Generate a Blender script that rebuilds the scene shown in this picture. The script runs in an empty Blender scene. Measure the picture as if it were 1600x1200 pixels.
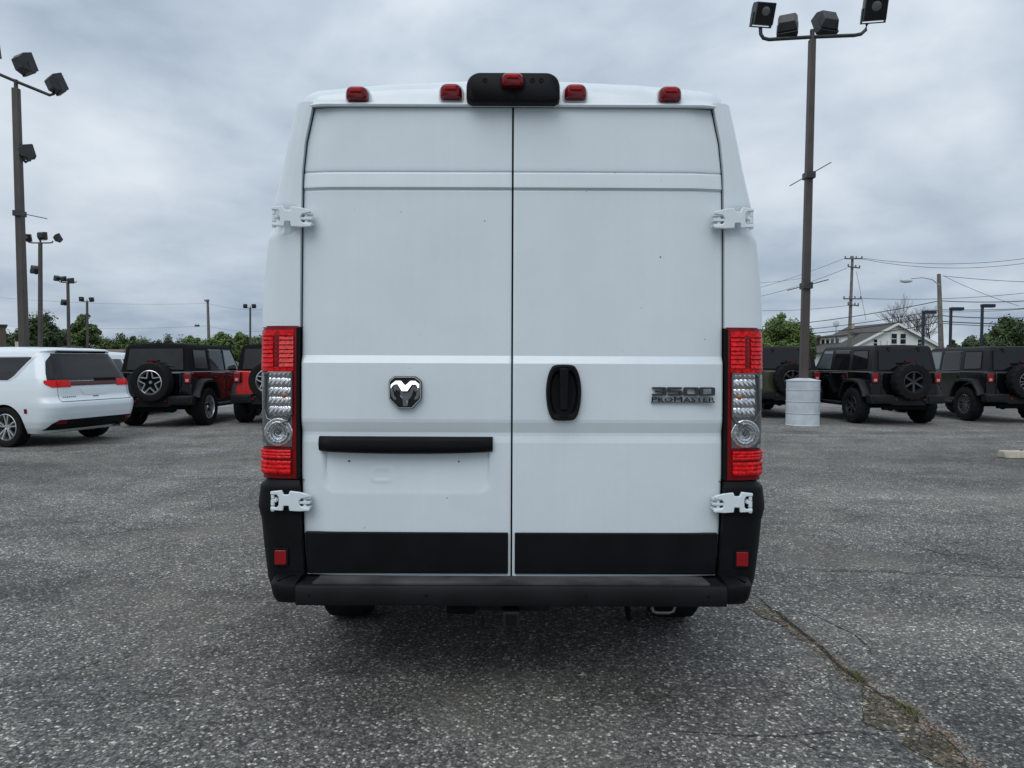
import bpy, bmesh, math, random
import numpy as np
from mathutils import Vector, Matrix
R = math.radians
random.seed(7)
SC = bpy.context.scene
COL = SC.collection

# ------------------------------------------------------------------ camera
CAM_Z, FPX, PITCH, ROLL = 1.42, 1100.0, math.atan(35 / 1100.0), R(0.22)
cam = bpy.data.cameras.new('Camera'); camo = bpy.data.objects.new('Camera', cam); COL.objects.link(camo)
cam.sensor_width = 36; cam.lens = 36 * FPX / 1600; cam.clip_end = 3000; cam.clip_start = 0.05
camo.matrix_world = Matrix.Translation((0, 0, CAM_Z)) @ Matrix.Rotation(R(90) - PITCH, 4, 'X') @ Matrix.Rotation(ROLL, 4, 'Z')
SC.camera = camo

# ------------------------------------------------------------------ light, sky, exposure
SUN_EL, SUN_AZ = 52, 205          # azimuth clockwise from +Y: behind the photographer, veiled by cloud
sl = bpy.data.lights.new('sun', 'SUN'); so = bpy.data.objects.new('sun', sl); COL.objects.link(so)
sl.energy = 1.0; sl.angle = R(50); sl.color = (1, 0.98, 0.95)
sd = Vector((math.sin(R(SUN_AZ)) * math.cos(R(SUN_EL)), math.cos(R(SUN_AZ)) * math.cos(R(SUN_EL)), math.sin(R(SUN_EL))))
so.rotation_euler = sd.to_track_quat('Z', 'Y').to_euler(); so.location = (0, -20, 40)
SC.view_settings.view_transform = 'Standard'; SC.view_settings.look = 'None'
SC.view_settings.gamma = 1; SC.view_settings.use_curve_mapping = False
SC.view_settings.exposure = 0.27

def make_world():
    w = bpy.data.worlds.new('World'); SC.world = w; w.use_nodes = True
    nt = w.node_tree; nt.nodes.clear(); N = nt.nodes.new; L = nt.links.new
    out = N('ShaderNodeOutputWorld'); bg = N('ShaderNodeBackground'); bg.inputs[1].default_value = 0.1
    sky = N('ShaderNodeTexSky'); sky.sky_type = 'NISHITA'; sky.sun_disc = False
    sky.sun_elevation = R(SUN_EL); sky.sun_rotation = R(SUN_AZ)
    tc = N('ShaderNodeTexCoord'); sep = N('ShaderNodeSeparateXYZ'); L(tc.outputs['Generated'], sep.inputs[0])
    def m(op, a, b=None, clamp=False):
        n = N('ShaderNodeMath'); n.operation = op; n.use_clamp = clamp
        for i, v in enumerate((a, b)):
            if v is None: continue
            if isinstance(v, (int, float)): n.inputs[i].default_value = v
            else: L(v, n.inputs[i])
        return n.outputs[0]
    z = m('MAXIMUM', sep.outputs[2], 0.0)
    den = m('ADD', z, 0.2)
    cx = m('DIVIDE', sep.outputs[0], den); cy = m('DIVIDE', sep.outputs[1], den)
    cb = N('ShaderNodeCombineXYZ'); L(cx, cb.inputs[0]); L(cy, cb.inputs[1])
    def noise(scale, detail, rough, dist, off):
        mp = N('ShaderNodeMapping'); L(cb.outputs[0], mp.inputs[0]); mp.inputs['Location'].default_value = off
        n = N('ShaderNodeTexNoise'); L(mp.outputs[0], n.inputs['Vector'])
        n.inputs['Scale'].default_value = scale; n.inputs['Detail'].default_value = detail
        n.inputs['Roughness'].default_value = rough; n.inputs['Distortion'].default_value = dist
        return n.outputs[0]
    a = noise(0.75, 4, 0.45, 0.1, (3.1, 1.7, 0)); b = noise(2.1, 5, 0.5, 0.1, (9.3, 4.2, 2))
    mp2 = N('ShaderNodeMapping'); L(tc.outputs['Generated'], mp2.inputs[0]); mp2.inputs['Scale'].default_value = (1, 1, 1.9); mp2.inputs['Location'].default_value = (2.2, 5.3, 1.4)
    n3 = N('ShaderNodeTexNoise'); L(mp2.outputs[0], n3.inputs['Vector']); n3.inputs['Scale'].default_value = 3.4; n3.inputs['Detail'].default_value = 6; n3.inputs['Roughness'].default_value = .5; n3.inputs['Distortion'].default_value = .15
    s = m('ADD', m('ADD', m('MULTIPLY', a, 0.22), m('MULTIPLY', b, 0.2)), m('MULTIPLY', n3.outputs[0], 0.58))
    rp = N('ShaderNodeValToRGB'); L(s, rp.inputs[0]); e = rp.color_ramp.elements
    e[0].position = 0.39; e[0].color = (0.31, 0.375, 0.455, 1)
    e[1].position = 0.62; e[1].color = (0.63, 0.685, 0.74, 1)
    k = e.new(0.5); k.color = (0.455, 0.52, 0.595, 1)
    # low blue-grey deck towards the horizon
    hz = N('ShaderNodeMapRange'); L(sep.outputs[2], hz.inputs[0])
    hz.inputs[1].default_value = 0.0; hz.inputs[2].default_value = 0.17; hz.inputs[3].default_value = 0.62; hz.inputs[4].default_value = 0.0
    rh = N('ShaderNodeValToRGB'); L(b, rh.inputs[0]); e = rh.color_ramp.elements
    e[0].position = 0.36; e[0].color = (0.20, 0.285, 0.42, 1); e[1].position = 0.66; e[1].color = (0.50, 0.575, 0.67, 1)
    mx = N('ShaderNodeMix'); mx.data_type = 'RGBA'; L(hz.outputs[0], mx.inputs[0]); L(rp.outputs[0], mx.inputs[6]); L(rh.outputs[0], mx.inputs[7])
    # overcast sky brightens gently towards the zenith
    zen = m('ADD', m('MULTIPLY', z, 0.45), 0.9)
    sc = N('ShaderNodeVectorMath'); sc.operation = 'SCALE'; L(mx.outputs[2], sc.inputs[0]); L(m('MULTIPLY', zen, 10.0), sc.inputs['Scale'])
    fx = N('ShaderNodeMix'); fx.data_type = 'RGBA'; fx.inputs[0].default_value = 0.95
    L(sky.outputs[0], fx.inputs[6]); L(sc.outputs[0], fx.inputs[7])
    L(fx.outputs[2], bg.inputs[0]); L(bg.outputs[0], out.inputs[0])
make_world()

# ------------------------------------------------------------------ pixel -> place
_cr, _sr, _cp, _sp = math.cos(ROLL), math.sin(ROLL), math.cos(PITCH), math.sin(PITCH)
def ray(px, py):
    a = (px - 800) / FPX; b = (600 - py) / FPX
    a, b = a * _cr - b * _sr, a * _sr + b * _cr
    return Vector((a, _cp + b * _sp, -_sp + b * _cp))
def P(px, py, Y):
    d = ray(px, py); return Vector((0, 0, CAM_Z)) + d * (Y / d.y)
def G(px, py, z=0.0):
    d = ray(px, py); return Vector((0, 0, CAM_Z)) + d * ((z - CAM_Z) / d.z)

# ------------------------------------------------------------------ materials
def base_mat(name):
    m = bpy.data.materials.new(name); m.use_nodes = True
    return m, m.node_tree, m.node_tree.nodes['Principled BSDF']
def pm(name, col, rough=0.5, metal=0.0, coat=0.0, var=0.0, vscale=6.0, bump=0.0, bscale=60.0, spec=0.5):
    m, nt, p = base_mat(name)
    p.inputs['Base Color'].default_value = (*col, 1); p.inputs['Roughness'].default_value = rough
    p.inputs['Metallic'].default_value = metal; p.inputs['Coat Weight'].default_value = coat
    p.inputs['Coat Roughness'].default_value = 0.06; p.inputs['Specular IOR Level'].default_value = spec
    N, L = nt.nodes.new, nt.links.new
    if var or bump:
        tc = N('ShaderNodeTexCoord')
    if var:
        n = N('ShaderNodeTexNoise'); n.inputs['Scale'].default_value = vscale; n.inputs['Detail'].default_value = 6
        L(tc.outputs['Object'], n.inputs['Vector'])
        mr = N('ShaderNodeMapRange'); L(n.outputs[0], mr.inputs[0]); mr.inputs[1].default_value = 0.3; mr.inputs[2].default_value = 0.7
        mr.inputs[3].default_value = 1 - var; mr.inputs[4].default_value = 1 + var
        v = N('ShaderNodeVectorMath'); v.operation = 'SCALE'; v.inputs[0].default_value = col; L(mr.outputs[0], v.inputs['Scale'])
        L(v.outputs[0], p.inputs['Base Color'])
    if bump:
        n2 = N('ShaderNodeTexNoise'); n2.inputs['Scale'].default_value = bscale; n2.inputs['Detail'].default_value = 3
        L(tc.outputs['Object'], n2.inputs['Vector'])
        bp = N('ShaderNodeBump'); bp.inputs['Strength'].default_value = bump; bp.inputs['Distance'].default_value = 0.01
        L(n2.outputs[0], bp.inputs['Height']); L(bp.outputs[0], p.inputs['Normal'])
    return m

def white_paint(name, dirt):
    m, nt, p = base_mat(name); N, L = nt.nodes.new, nt.links.new
    p.inputs['Roughness'].default_value = 0.28; p.inputs['Coat Weight'].default_value = 0.55; p.inputs['Coat Roughness'].default_value = 0.1
    tc = N('ShaderNodeTexCoord')
    n = N('ShaderNodeTexNoise'); n.inputs['Scale'].default_value = 2.2; n.inputs['Detail'].default_value = 7; n.inputs['Roughness'].default_value = 0.65
    L(tc.outputs['Object'], n.inputs['Vector'])
    mr = N('ShaderNodeMapRange'); L(n.outputs[0], mr.inputs[0]); mr.inputs[1].default_value = 0.3; mr.inputs[2].default_value = 0.7
    mr.inputs[3].default_value = 1 - dirt; mr.inputs[4].default_value = 1.0
    # streaks of dried rain water running down
    mp = N('ShaderNodeMapping'); mp.inputs['Scale'].default_value = (38, 38, 0.9); L(tc.outputs['Object'], mp.inputs[0])
    st = N('ShaderNodeTexNoise'); st.inputs['Scale'].default_value = 1.0; st.inputs['Detail'].default_value = 3; L(mp.outputs[0], st.inputs['Vector'])
    sr = N('ShaderNodeMapRange'); L(st.outputs[0], sr.inputs[0]); sr.inputs[1].default_value = 0.35; sr.inputs[2].default_value = 0.75
    sr.inputs[3].default_value = 1.0; sr.inputs[4].default_value = 1 - dirt * 0.2
    # fly specks: rare small dots
    vo = N('ShaderNodeTexVoronoi'); vo.inputs['Scale'].default_value = 26; L(tc.outputs['Object'], vo.inputs['Vector'])
    sx = N('ShaderNodeSeparateColor'); L(vo.outputs['Color'], sx.inputs[0])
    rr = N('ShaderNodeMapRange'); L(sx.outputs[0], rr.inputs[0]); rr.inputs[1].default_value = 0.88; rr.inputs[2].default_value = 1.0
    rr.inputs[3].default_value = 0.0; rr.inputs[4].default_value = 0.10
    ls = N('ShaderNodeMath'); ls.operation = 'LESS_THAN'; L(vo.outputs['Distance'], ls.inputs[0]); L(rr.outputs[0], ls.inputs[1])
    k = N('ShaderNodeMath'); k.operation = 'MULTIPLY'; L(mr.outputs[0], k.inputs[0]); L(sr.outputs[0], k.inputs[1])
    v = N('ShaderNodeVectorMath'); v.operation = 'SCALE'; v.inputs[0].default_value = (0.715, 0.785, 0.82); L(k.outputs[0], v.inputs['Scale'])
    mx = N('ShaderNodeMix'); mx.data_type = 'RGBA'; L(ls.outputs[0], mx.inputs[0]); L(v.outputs[0], mx.inputs[6]); mx.inputs[7].default_value = (0.12, 0.12, 0.11, 1)
    L(mx.outputs[2], p.inputs['Base Color'])
    bp = N('ShaderNodeBump'); bp.inputs['Strength'].default_value = 0.05; bp.inputs['Distance'].default_value = 0.02
    L(n.outputs[0], bp.inputs['Height']); L(bp.outputs[0], p.inputs['Normal'])
    return m

def asphalt_mat(name='asphalt', tint=(1.29, 1.23, 1.12), breakup=False):
    m, nt, p = base_mat(name); N, L = nt.nodes.new, nt.links.new
    tc = N('ShaderNodeTexCoord'); O = tc.outputs['Object']
    def noise(scale, detail=4, rough=0.6, vec=None):
        n = N('ShaderNodeTexNoise'); n.inputs['Scale'].default_value = scale; n.inputs['Detail'].default_value = detail
        n.inputs['Roughness'].default_value = rough; L(vec or O, n.inputs['Vector']); return n.outputs[0]
    def rng(x, a, b, c, d):
        r = N('ShaderNodeMapRange'); L(x, r.inputs[0])
        for i, v in enumerate((a, b, c, d)): r.inputs[i + 1].default_value = v
        return r.outputs[0]
    def mul(a, b):
        r = N('ShaderNodeMath'); r.operation = 'MULTIPLY'; L(a, r.inputs[0])
        if isinstance(b, float): r.inputs[1].default_value = b
        else: L(b, r.inputs[1])
        return r.outputs[0]
    def add(a, b):
        r = N('ShaderNodeMath'); r.operation = 'ADD'; L(a, r.inputs[0]); L(b, r.inputs[1]); return r.outputs[0]
    vo = N('ShaderNodeTexVoronoi'); vo.inputs['Scale'].default_value = 88; L(O, vo.inputs['Vector'])
    vs = N('ShaderNodeTexVoronoi'); vs.inputs['Scale'].default_value = 240; L(O, vs.inputs['Vector'])
    c1 = N('ShaderNodeSeparateColor'); L(vo.outputs['Color'], c1.inputs[0])
    c2 = N('ShaderNodeSeparateColor'); L(vs.outputs['Color'], c2.inputs[0])
    stone = N('ShaderNodeValToRGB'); L(c1.outputs[0], stone.inputs[0]); e = stone.color_ramp.elements
    e[0].position = 0.0; e[0].color = (0.048, 0.05, 0.051, 1); e[1].position = 1.0; e[1].color = (0.56, 0.57, 0.55, 1)
    for ps, cc in ((0.45, (0.105, 0.11, 0.113, 1)), (0.8, (0.165, 0.169, 0.17, 1)), (0.93, (0.27, 0.275, 0.27, 1))):
        k = e.new(ps); k.color = cc
    fine = rng(c2.outputs[1], 0, 1, 0.7, 1.32)
    edge = rng(vo.outputs['Distance'], 0.25, 0.75, 1.12, 0.6)   # dark binder between the stones
    mp = N('ShaderNodeMapping'); mp.inputs['Scale'].default_value = (0.35, 1.5, 1); L(O, mp.inputs[0])
    streak = noise(0.5, 6, 0.65, mp.outputs[0]); big = noise(0.16, 5, 0.6); mid = noise(1.3, 6, 0.7); sm = noise(9, 4, 0.7)
    tone = mul(mul(rng(big, 0.32, 0.68, 0.66, 1.36), rng(streak, 0.3, 0.7, 0.62, 1.4)), mul(rng(mid, 0.3, 0.7, 0.68, 1.32), rng(sm, 0.3, 0.7, 0.76, 1.24)))
    # hairline cracking of the old surface, here and there, and dark drip stains
    wv_ = N('ShaderNodeMapping'); wn = N('ShaderNodeTexNoise'); wn.inputs['Scale'].default_value = 1.6; wn.inputs['Detail'].default_value = 6; L(O, wn.inputs['Vector'])
    wm = N('ShaderNodeMix'); wm.data_type = 'VECTOR'; wm.inputs[0].default_value = .22; L(O, wm.inputs[4]); L(wn.outputs['Color'], wm.inputs[5])
    ce_ = N('ShaderNodeTexVoronoi'); ce_.feature = 'DISTANCE_TO_EDGE'; ce_.inputs['Scale'].default_value = .8; L(wm.outputs[1], ce_.inputs['Vector'])
    hair = rng(ce_.outputs['Distance'], 0.0, 0.007, 1.0, 0.0)
    hm = mul(hair, rng(noise(0.45, 4), 0.5, 0.6, 0.0, 0.75))
    inv = N('ShaderNodeMath'); inv.operation = 'SUBTRACT'; inv.inputs[0].default_value = 1.0; L(hm, inv.inputs[1])
    sp_ = N('ShaderNodeTexVoronoi'); sp_.inputs['Scale'].default_value = .55; L(wm.outputs[1], sp_.inputs['Vector'])
    stain = rng(sp_.outputs['Distance'], 0.06, 0.22, 0.6, 1.0)
    k = mul(mul(mul(fine, edge), tone), mul(inv.outputs[0], stain))
    v = N('ShaderNodeVectorMath'); v.operation = 'SCALE'; L(stone.outputs[0], v.inputs[0]); L(k, v.inputs['Scale'])
    # brownish silt in places
    silt = N('ShaderNodeMix'); silt.data_type = 'RGBA'; L(rng(noise(0.62, 7, 0.68), 0.50, 0.70, 0.0, 0.62), silt.inputs[0]); L(v.outputs[0], silt.inputs[6])
    silt.inputs[7].default_value = (0.155, 0.15, 0.137, 1)
    tn = N('ShaderNodeVectorMath'); tn.operation = 'MULTIPLY'; L(silt.outputs[2], tn.inputs[0]); tn.inputs[1].default_value = tint
    L(tn.outputs[0], p.inputs['Base Color'])
    if breakup: L(rng(noise(22, 5, 0.75), 0.40, 0.52, 0.0, 1.0), p.inputs['Alpha'])
    p.inputs['Roughness'].default_value = 0.82; p.inputs['Specular IOR Level'].default_value = 0.35
    h = add(mul(rng(vo.outputs['Distance'], 0.0, 0.8, 1, 0), c1.outputs[1]), mul(rng(vs.outputs['Distance'], 0, 0.8, 1, 0), 0.35))
    bp = N('ShaderNodeBump'); bp.inputs['Strength'].default_value = 0.75; bp.inputs['Distance'].default_value = 0.006
    L(h, bp.inputs['Height']); L(bp.outputs[0], p.inputs['Normal'])
    return m

def leaf_mat(name, c1, c2):
    m, nt, p = base_mat(name); N, L = nt.nodes.new, nt.links.new
    tc = N('ShaderNodeTexCoord'); n = N('ShaderNodeTexNoise'); n.inputs['Scale'].default_value = 0.9; n.inputs['Detail'].default_value = 5
    L(tc.outputs['Object'], n.inputs['Vector'])
    r = N('ShaderNodeValToRGB'); L(n.outputs[0], r.inputs[0]); e = r.color_ramp.elements
    e[0].position = 0.35; e[0].color = (*c1, 1); e[1].position = 0.68; e[1].color = (*c2, 1)
    L(r.outputs[0], p.inputs['Base Color']); p.inputs['Roughness'].default_value = 0.6
    p.inputs['Subsurface Weight'].default_value = 0.0
    return m

M = {}
M['white'] = white_paint('van_white_paint', 0.085)
M['carwhite'] = white_paint('car_white_paint', 0.02)
M['black_plastic'] = pm('black_plastic', (0.0045, 0.005, 0.006), 0.5, var=0.3, vscale=9, bump=0.15, bscale=500, spec=.15)
M['step_plastic'] = pm('step_plastic', (0.008, 0.0085, 0.0095), 0.55, var=0.45, vscale=5, bump=0.15, bscale=400, spec=.2)
M['dust'] = pm('dusty_plastic', (0.055, 0.054, 0.052), 0.8, var=0.6, vscale=5, bump=0.15, bscale=300, spec=.2)
M['seal'] = pm('rubber_seal', (0.004, 0.004, 0.0045), 0.7, spec=.15)
M['red'] = pm('red_lens', (0.62, 0.005, 0.007), 0.1, coat=.0, var=0.6, vscale=70, spec=.25)
M['reddark'] = pm('dark_red_lens', (0.17, 0.002, 0.005), 0.08, coat=.0, var=0.2, vscale=30, spec=.35)
M['jlamp'] = pm('car_lamp_red', (0.24, 0.004, 0.009), 0.25, coat=.4, spec=.3)
M['chrome'] = pm('chrome', (0.70, 0.71, 0.73), 0.22, metal=1.0)
M['reflector'] = pm('silver_reflector', (0.58, 0.59, 0.61), 0.16, metal=0.95, var=0.35, vscale=90)
M['greyhouse'] = pm('grey_bezel', (0.13, 0.135, 0.14), 0.25, metal=0.5, coat=0.4)
M['amber'] = pm('amber_bulb', (0.34, 0.13, 0.04), 0.25, coat=0.4)
M['blackchrome'] = pm('black_chrome', (0.008, 0.009, 0.011), 0.15, coat=0.3, spec=.4)
M['emblemgrey'] = pm('smoked_chrome', (0.19, 0.20, 0.21), 0.28, metal=0.7)
M['revlens'] = pm('reversing_lens', (0.45, 0.33, 0.34), 0.3)
M['lampband'] = pm('lamp_band', (0.06, 0.002, 0.004), 0.15, coat=.3, spec=.3)
M['badgeface'] = pm('badge_face', (0.035, 0.038, 0.04), 0.2, metal=.0)
M['badgeside'] = pm('badge_side', (0.03, 0.032, 0.034), 0.3)
M['tyre'] = pm('tyre_rubber', (0.007, 0.007, 0.0075), 0.75, var=0.25, vscale=8, spec=.2)
M['steel'] = pm('dark_steel', (0.02, 0.02, 0.019), 0.6, metal=0.3, var=0.3, vscale=10, spec=.2)
M['under'] = pm('underbody', (0.008, 0.008, 0.008), 0.85, var=0.3, spec=.1)
M['alu'] = pm('alloy', (0.62, 0.63, 0.65), 0.28, metal=0.85, var=0.05)
M['blackrim'] = pm('black_rim', (0.02, 0.021, 0.024), 0.28, coat=0.5)
M['glass'] = pm('tinted_glass', (0.006, 0.007, 0.009), 0.06, spec=0.42)
M['vinyl'] = pm('soft_top_window', (0.012, 0.013, 0.014), 0.25, var=0.4, vscale=3, spec=.35)
M['paleglass'] = pm('side_glass', (0.10, 0.13, 0.135), 0.05, coat=0.5, spec=0.7)  # opaque; the pale teal paints light showing through the pane
M['jblack'] = pm('black_car_paint', (0.003, 0.003, 0.004), 0.12, coat=0.6, spec=.4)
M['jred'] = pm('red_car_paint', (0.55, 0.006, 0.006), 0.25, coat=0.35)
M['jolive'] = pm('olive_car_paint', (0.045, 0.047, 0.022), 0.3, coat=0.7)
M['softtop'] = pm('soft_top_fabric', (0.006, 0.006, 0.007), 0.85, var=0.2, bump=0.4, bscale=9, spec=.15)
M['hardtop'] = pm('hard_top', (0.006, 0.006, 0.007), 0.5, bump=0.05, bscale=300, spec=.3)
M['flare'] = pm('fender_plastic', (0.010, 0.0105, 0.012), 0.5, spec=.25)
M['pole'] = pm('bronze_pole_paint', (0.062, 0.05, 0.043), 0.5, var=0.25, vscale=2)
M['flood'] = pm('floodlight_metal', (0.028, 0.03, 0.033), 0.45, var=0.3, vscale=6)
M['lens'] = pm('floodlight_glass', (0.10, 0.105, 0.11), 0.08, coat=0.6)
M['drum'] = pm('drum_paint', (0.52, 0.57, 0.61), 0.5, var=0.12, vscale=5, bump=0.1, bscale=20)
M['wood'] = pm('pole_wood', (0.16, 0.15, 0.13), 0.9, var=0.3, vscale=3)
M['bark'] = pm('bark', (0.07, 0.055, 0.042), 0.9, var=0.35, vscale=4)
M['wire'] = pm('wire', (0.03, 0.033, 0.04), 0.7)
M['bluepost'] = pm('dark_blue_post', (0.012, 0.018, 0.035), 0.4)
M['siding'] = pm('white_siding', (0.80, 0.80, 0.79), 0.7, var=0.05, vscale=2)
M['shingle'] = pm('roof_shingle', (0.075, 0.072, 0.065), 0.9, var=0.25, vscale=5)
M['trim'] = pm('white_trim', (0.75, 0.75, 0.75), 0.6)
M['brick'] = pm('brick', (0.20, 0.09, 0.07), 0.9, var=0.3, vscale=8)
M['brownwall'] = pm('brown_wall', (0.10, 0.075, 0.06), 0.85, var=0.25)
M['pinkwall'] = pm('pinkish_stucco', (0.33, 0.27, 0.25), 0.9, var=0.1)
M['beige'] = pm('beige_metal', (0.45, 0.40, 0.34), 0.7, var=0.1)
M['concrete'] = pm('concrete', (0.42, 0.38, 0.31), 0.9, var=0.2, vscale=9, bump=0.3, bscale=60)
M['pebble'] = pm('pebble', (0.22, 0.21, 0.19), 0.85, var=0.5, vscale=14)
M['rust'] = pm('rusty_leaf_litter', (0.17, 0.075, 0.03), 0.9, var=0.5, vscale=40)
M['grass'] = pm('grass_blade', (0.09, 0.11, 0.03), 0.7, var=0.5, vscale=30)
M['field'] = pm('field_grass', (0.06, 0.085, 0.03), 0.9, var=0.4, vscale=0.4)
M['asphalt'] = asphalt_mat()
M['dirt'] = asphalt_mat('crack_dirt', (1.22, 1.0, 0.70), True)
def faded(name, col, lo, hi, sc, mx):
    m = pm(name, col, 0.95); nt = m.node_tree; N, L = nt.nodes.new, nt.links.new; p = nt.nodes['Principled BSDF']
    tc = N('ShaderNodeTexCoord'); n = N('ShaderNodeTexNoise'); n.inputs['Scale'].default_value = sc; n.inputs['Detail'].default_value = 5; n.inputs['Roughness'].default_value = .7; L(tc.outputs['Object'], n.inputs['Vector'])
    r = N('ShaderNodeMapRange'); L(n.outputs[0], r.inputs[0]); r.inputs[1].default_value = lo; r.inputs[2].default_value = hi; r.inputs[4].default_value = mx; L(r.outputs[0], p.inputs['Alpha']); return m
M['crack'] = faded('crack_shade_debris', (0.022, 0.021, 0.02), .38, .55, 30, 1.0)  # dark tone paints the shade and debris down in the crack
M['seam'] = faded('old_seam', (0.05, 0.05, 0.048), .35, .65, 14, .55)
M['leafA'] = leaf_mat('leaf_mid', (0.03, 0.06, 0.012), (0.095, 0.145, 0.032))
M['leafB'] = leaf_mat('leaf_dark', (0.018, 0.038, 0.010), (0.06, 0.096, 0.024))
M['leafC'] = leaf_mat('leaf_light', (0.045, 0.085, 0.015), (0.14, 0.205, 0.042))

# ------------------------------------------------------------------ mesh builder
class MB:
    def __init__(s): s.v = []; s.f = []; s.T = Matrix.Identity(4)
    def add(s, vs, fs):
        o = len(s.v); s.v += [tuple(s.T @ Vector(p)) for p in vs]; s.f += [tuple(i + o for i in q) for q in fs]; return s
    def box(s, x0, x1, y0, y1, z0, z1):
        v = [(x, y, z) for z in (z0, z1) for y in (y0, y1) for x in (x0, x1)]
        return s.add(v, [(0, 2, 3, 1), (4, 5, 7, 6), (0, 1, 5, 4), (2, 6, 7, 3), (0, 4, 6, 2), (1, 3, 7, 5)])
    def hexa(s, a, b):            # a: bottom 4 points ccw, b: top 4 points ccw
        return s.add(list(a) + list(b), [(3, 2, 1, 0), (4, 5, 6, 7), (0, 1, 5, 4), (1, 2, 6, 5), (2, 3, 7, 6), (3, 0, 4, 7)])
    def prism(s, poly, axis, a, b):   # poly 2d extruded along axis from a to b
        def mk(p, t): return {'x': (t, p[0], p[1]), 'y': (p[0], t, p[1]), 'z': (p[0], p[1], t)}[axis]
        n = len(poly); v = [mk(p, a) for p in poly] + [mk(p, b) for p in poly]
        return s.add(v, [tuple(range(n))[::-1], tuple(range(n, 2 * n))] + [(i, (i + 1) % n, n + (i + 1) % n, n + i) for i in range(n)])
    def tube(s, pts, r, n=8, cap=True):
        pts = [Vector(p) for p in pts]; k = len(pts); rs = r if isinstance(r, (list, tuple)) else [r] * k; v = []
        up = Vector((0, 0, 1))
        for i, p in enumerate(pts):
            t = (pts[min(i + 1, k - 1)] - pts[max(i - 1, 0)]).normalized()
            a = t.cross(up if abs(t.dot(up)) < 0.95 else Vector((1, 0, 0))).normalized(); b = t.cross(a)
            for j in range(n):
                q = 2 * math.pi * j / n; v.append(p + (a * math.cos(q) + b * math.sin(q)) * rs[i])
        f = [(i * n + j, i * n + (j + 1) % n, (i + 1) * n + (j + 1) % n, (i + 1) * n + j) for i in range(k - 1) for j in range(n)]
        if cap: f += [tuple(range(n))[::-1], tuple(range((k - 1) * n, k * n))]
        return s.add(v, f)
    def lathe(s, prof, axis='z', n=32, c=(0, 0, 0), mod=None):   # prof [(r, t)], revolved about axis
        v = []; k = len(prof)
        for i, (r, t) in enumerate(prof):
            for j in range(n):
                q = 2 * math.pi * j / n; rr = r * (mod(i, j) if mod else 1); a, b = rr * math.cos(q), rr * math.sin(q)
                p = {'z': (a, b, t), 'x': (t, a, b), 'y': (b, t, a)}[axis]; v.append((p[0] + c[0], p[1] + c[1], p[2] + c[2]))
        f = [(i * n + j, i * n + (j + 1) % n, (i + 1) * n + (j + 1) % n, (i + 1) * n + j) for i in range(k - 1) for j in range(n)]
        closed = prof[0] == prof[-1]
        if prof[0][0] > 1e-6 and not closed: f.append(tuple(range(n))[::-1])
        if prof[-1][0] > 1e-6 and not closed: f.append(tuple(range((k - 1) * n, k * n)))
        return s.add(v, f)
    def grid(s, rows):
        m = len(rows[0]); v = [p for r in rows for p in r]
        return s.add(v, [(i * m + j, i * m + j + 1, (i + 1) * m + j + 1, (i + 1) * m + j) for i in range(len(rows) - 1) for j in range(m - 1)])
    def build(s, name, mat, parent=None, smooth=35, bevel=0, seg=2):
        me = bpy.data.meshes.new(name); me.from_pydata(s.v, [], s.f)
        bm = bmesh.new(); bm.from_mesh(me); bmesh.ops.remove_doubles(bm, verts=bm.verts, dist=1e-5)
        bmesh.ops.recalc_face_normals(bm, faces=bm.faces); bm.to_mesh(me); bm.free()
        if smooth:
            me.polygons.foreach_set('use_smooth', [True] * len(me.polygons)); me.set_sharp_from_angle(angle=R(smooth))
        o = bpy.data.objects.new(name, me); COL.objects.link(o)
        for k in (mat if isinstance(mat, (list, tuple)) else [mat]): me.materials.append(M[k])
        if bevel:
            b = o.modifiers.new('bevel', 'BEVEL'); b.width = bevel; b.segments = seg; b.limit_method = 'ANGLE'; b.angle_limit = R(40)
        if parent: o.parent = parent
        return o
def tag(o, label, cat, group=None):
    o['label'] = label; o['category'] = cat
    if group: o['group'] = group
    return o
def struct(o, kind='structure'): o['kind'] = kind; return o
def thing(name, loc, label, cat, group=None, rz=0):
    o = bpy.data.objects.new(name, None); COL.objects.link(o); o.location = loc; o.rotation_euler = (0, 0, rz); o.empty_display_size = 0.3
    return tag(o, label, cat, group)
def rrect(x0, x1, y0, y1, r, n=5):
    rs = r if isinstance(r, (list, tuple)) else [r] * 4      # bl, br, tr, tl
    out = []
    for (cx, cy, a0), rr in zip(((x0, y0, 180), (x1, y0, 270), (x1, y1, 0), (x0, y1, 90)), rs):
        sx = 1 if cx == x0 else -1; sy = 1 if cy == y0 else -1
        for i in range(n + 1):
            a = R(a0 + 90 * i / n); out.append((cx + sx * rr + rr * math.cos(a), cy + sy * rr + rr * math.sin(a)))
    return out
def interp(x, xs, ys): return float(np.interp(x, xs, ys))

# ================================================================== ground
def gz(x): return -.009 * min(18.5, max(0, -x - 1.5))
gm = MB(); gm.grid([[(x, y, gz(x)) for x in (-160, -20, -1.5, 40, 160)] for y in (-120, -20, 0, 20, 60)])
struct(gm.build('parking_lot', 'asphalt', smooth=0))
gm = MB(); gm.grid([[(x, y, -0.25) for x in (-900, 0, 900)] for y in (-600, 0, 1200)])
struct(gm.build('terrain', 'field', smooth=0))

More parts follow.
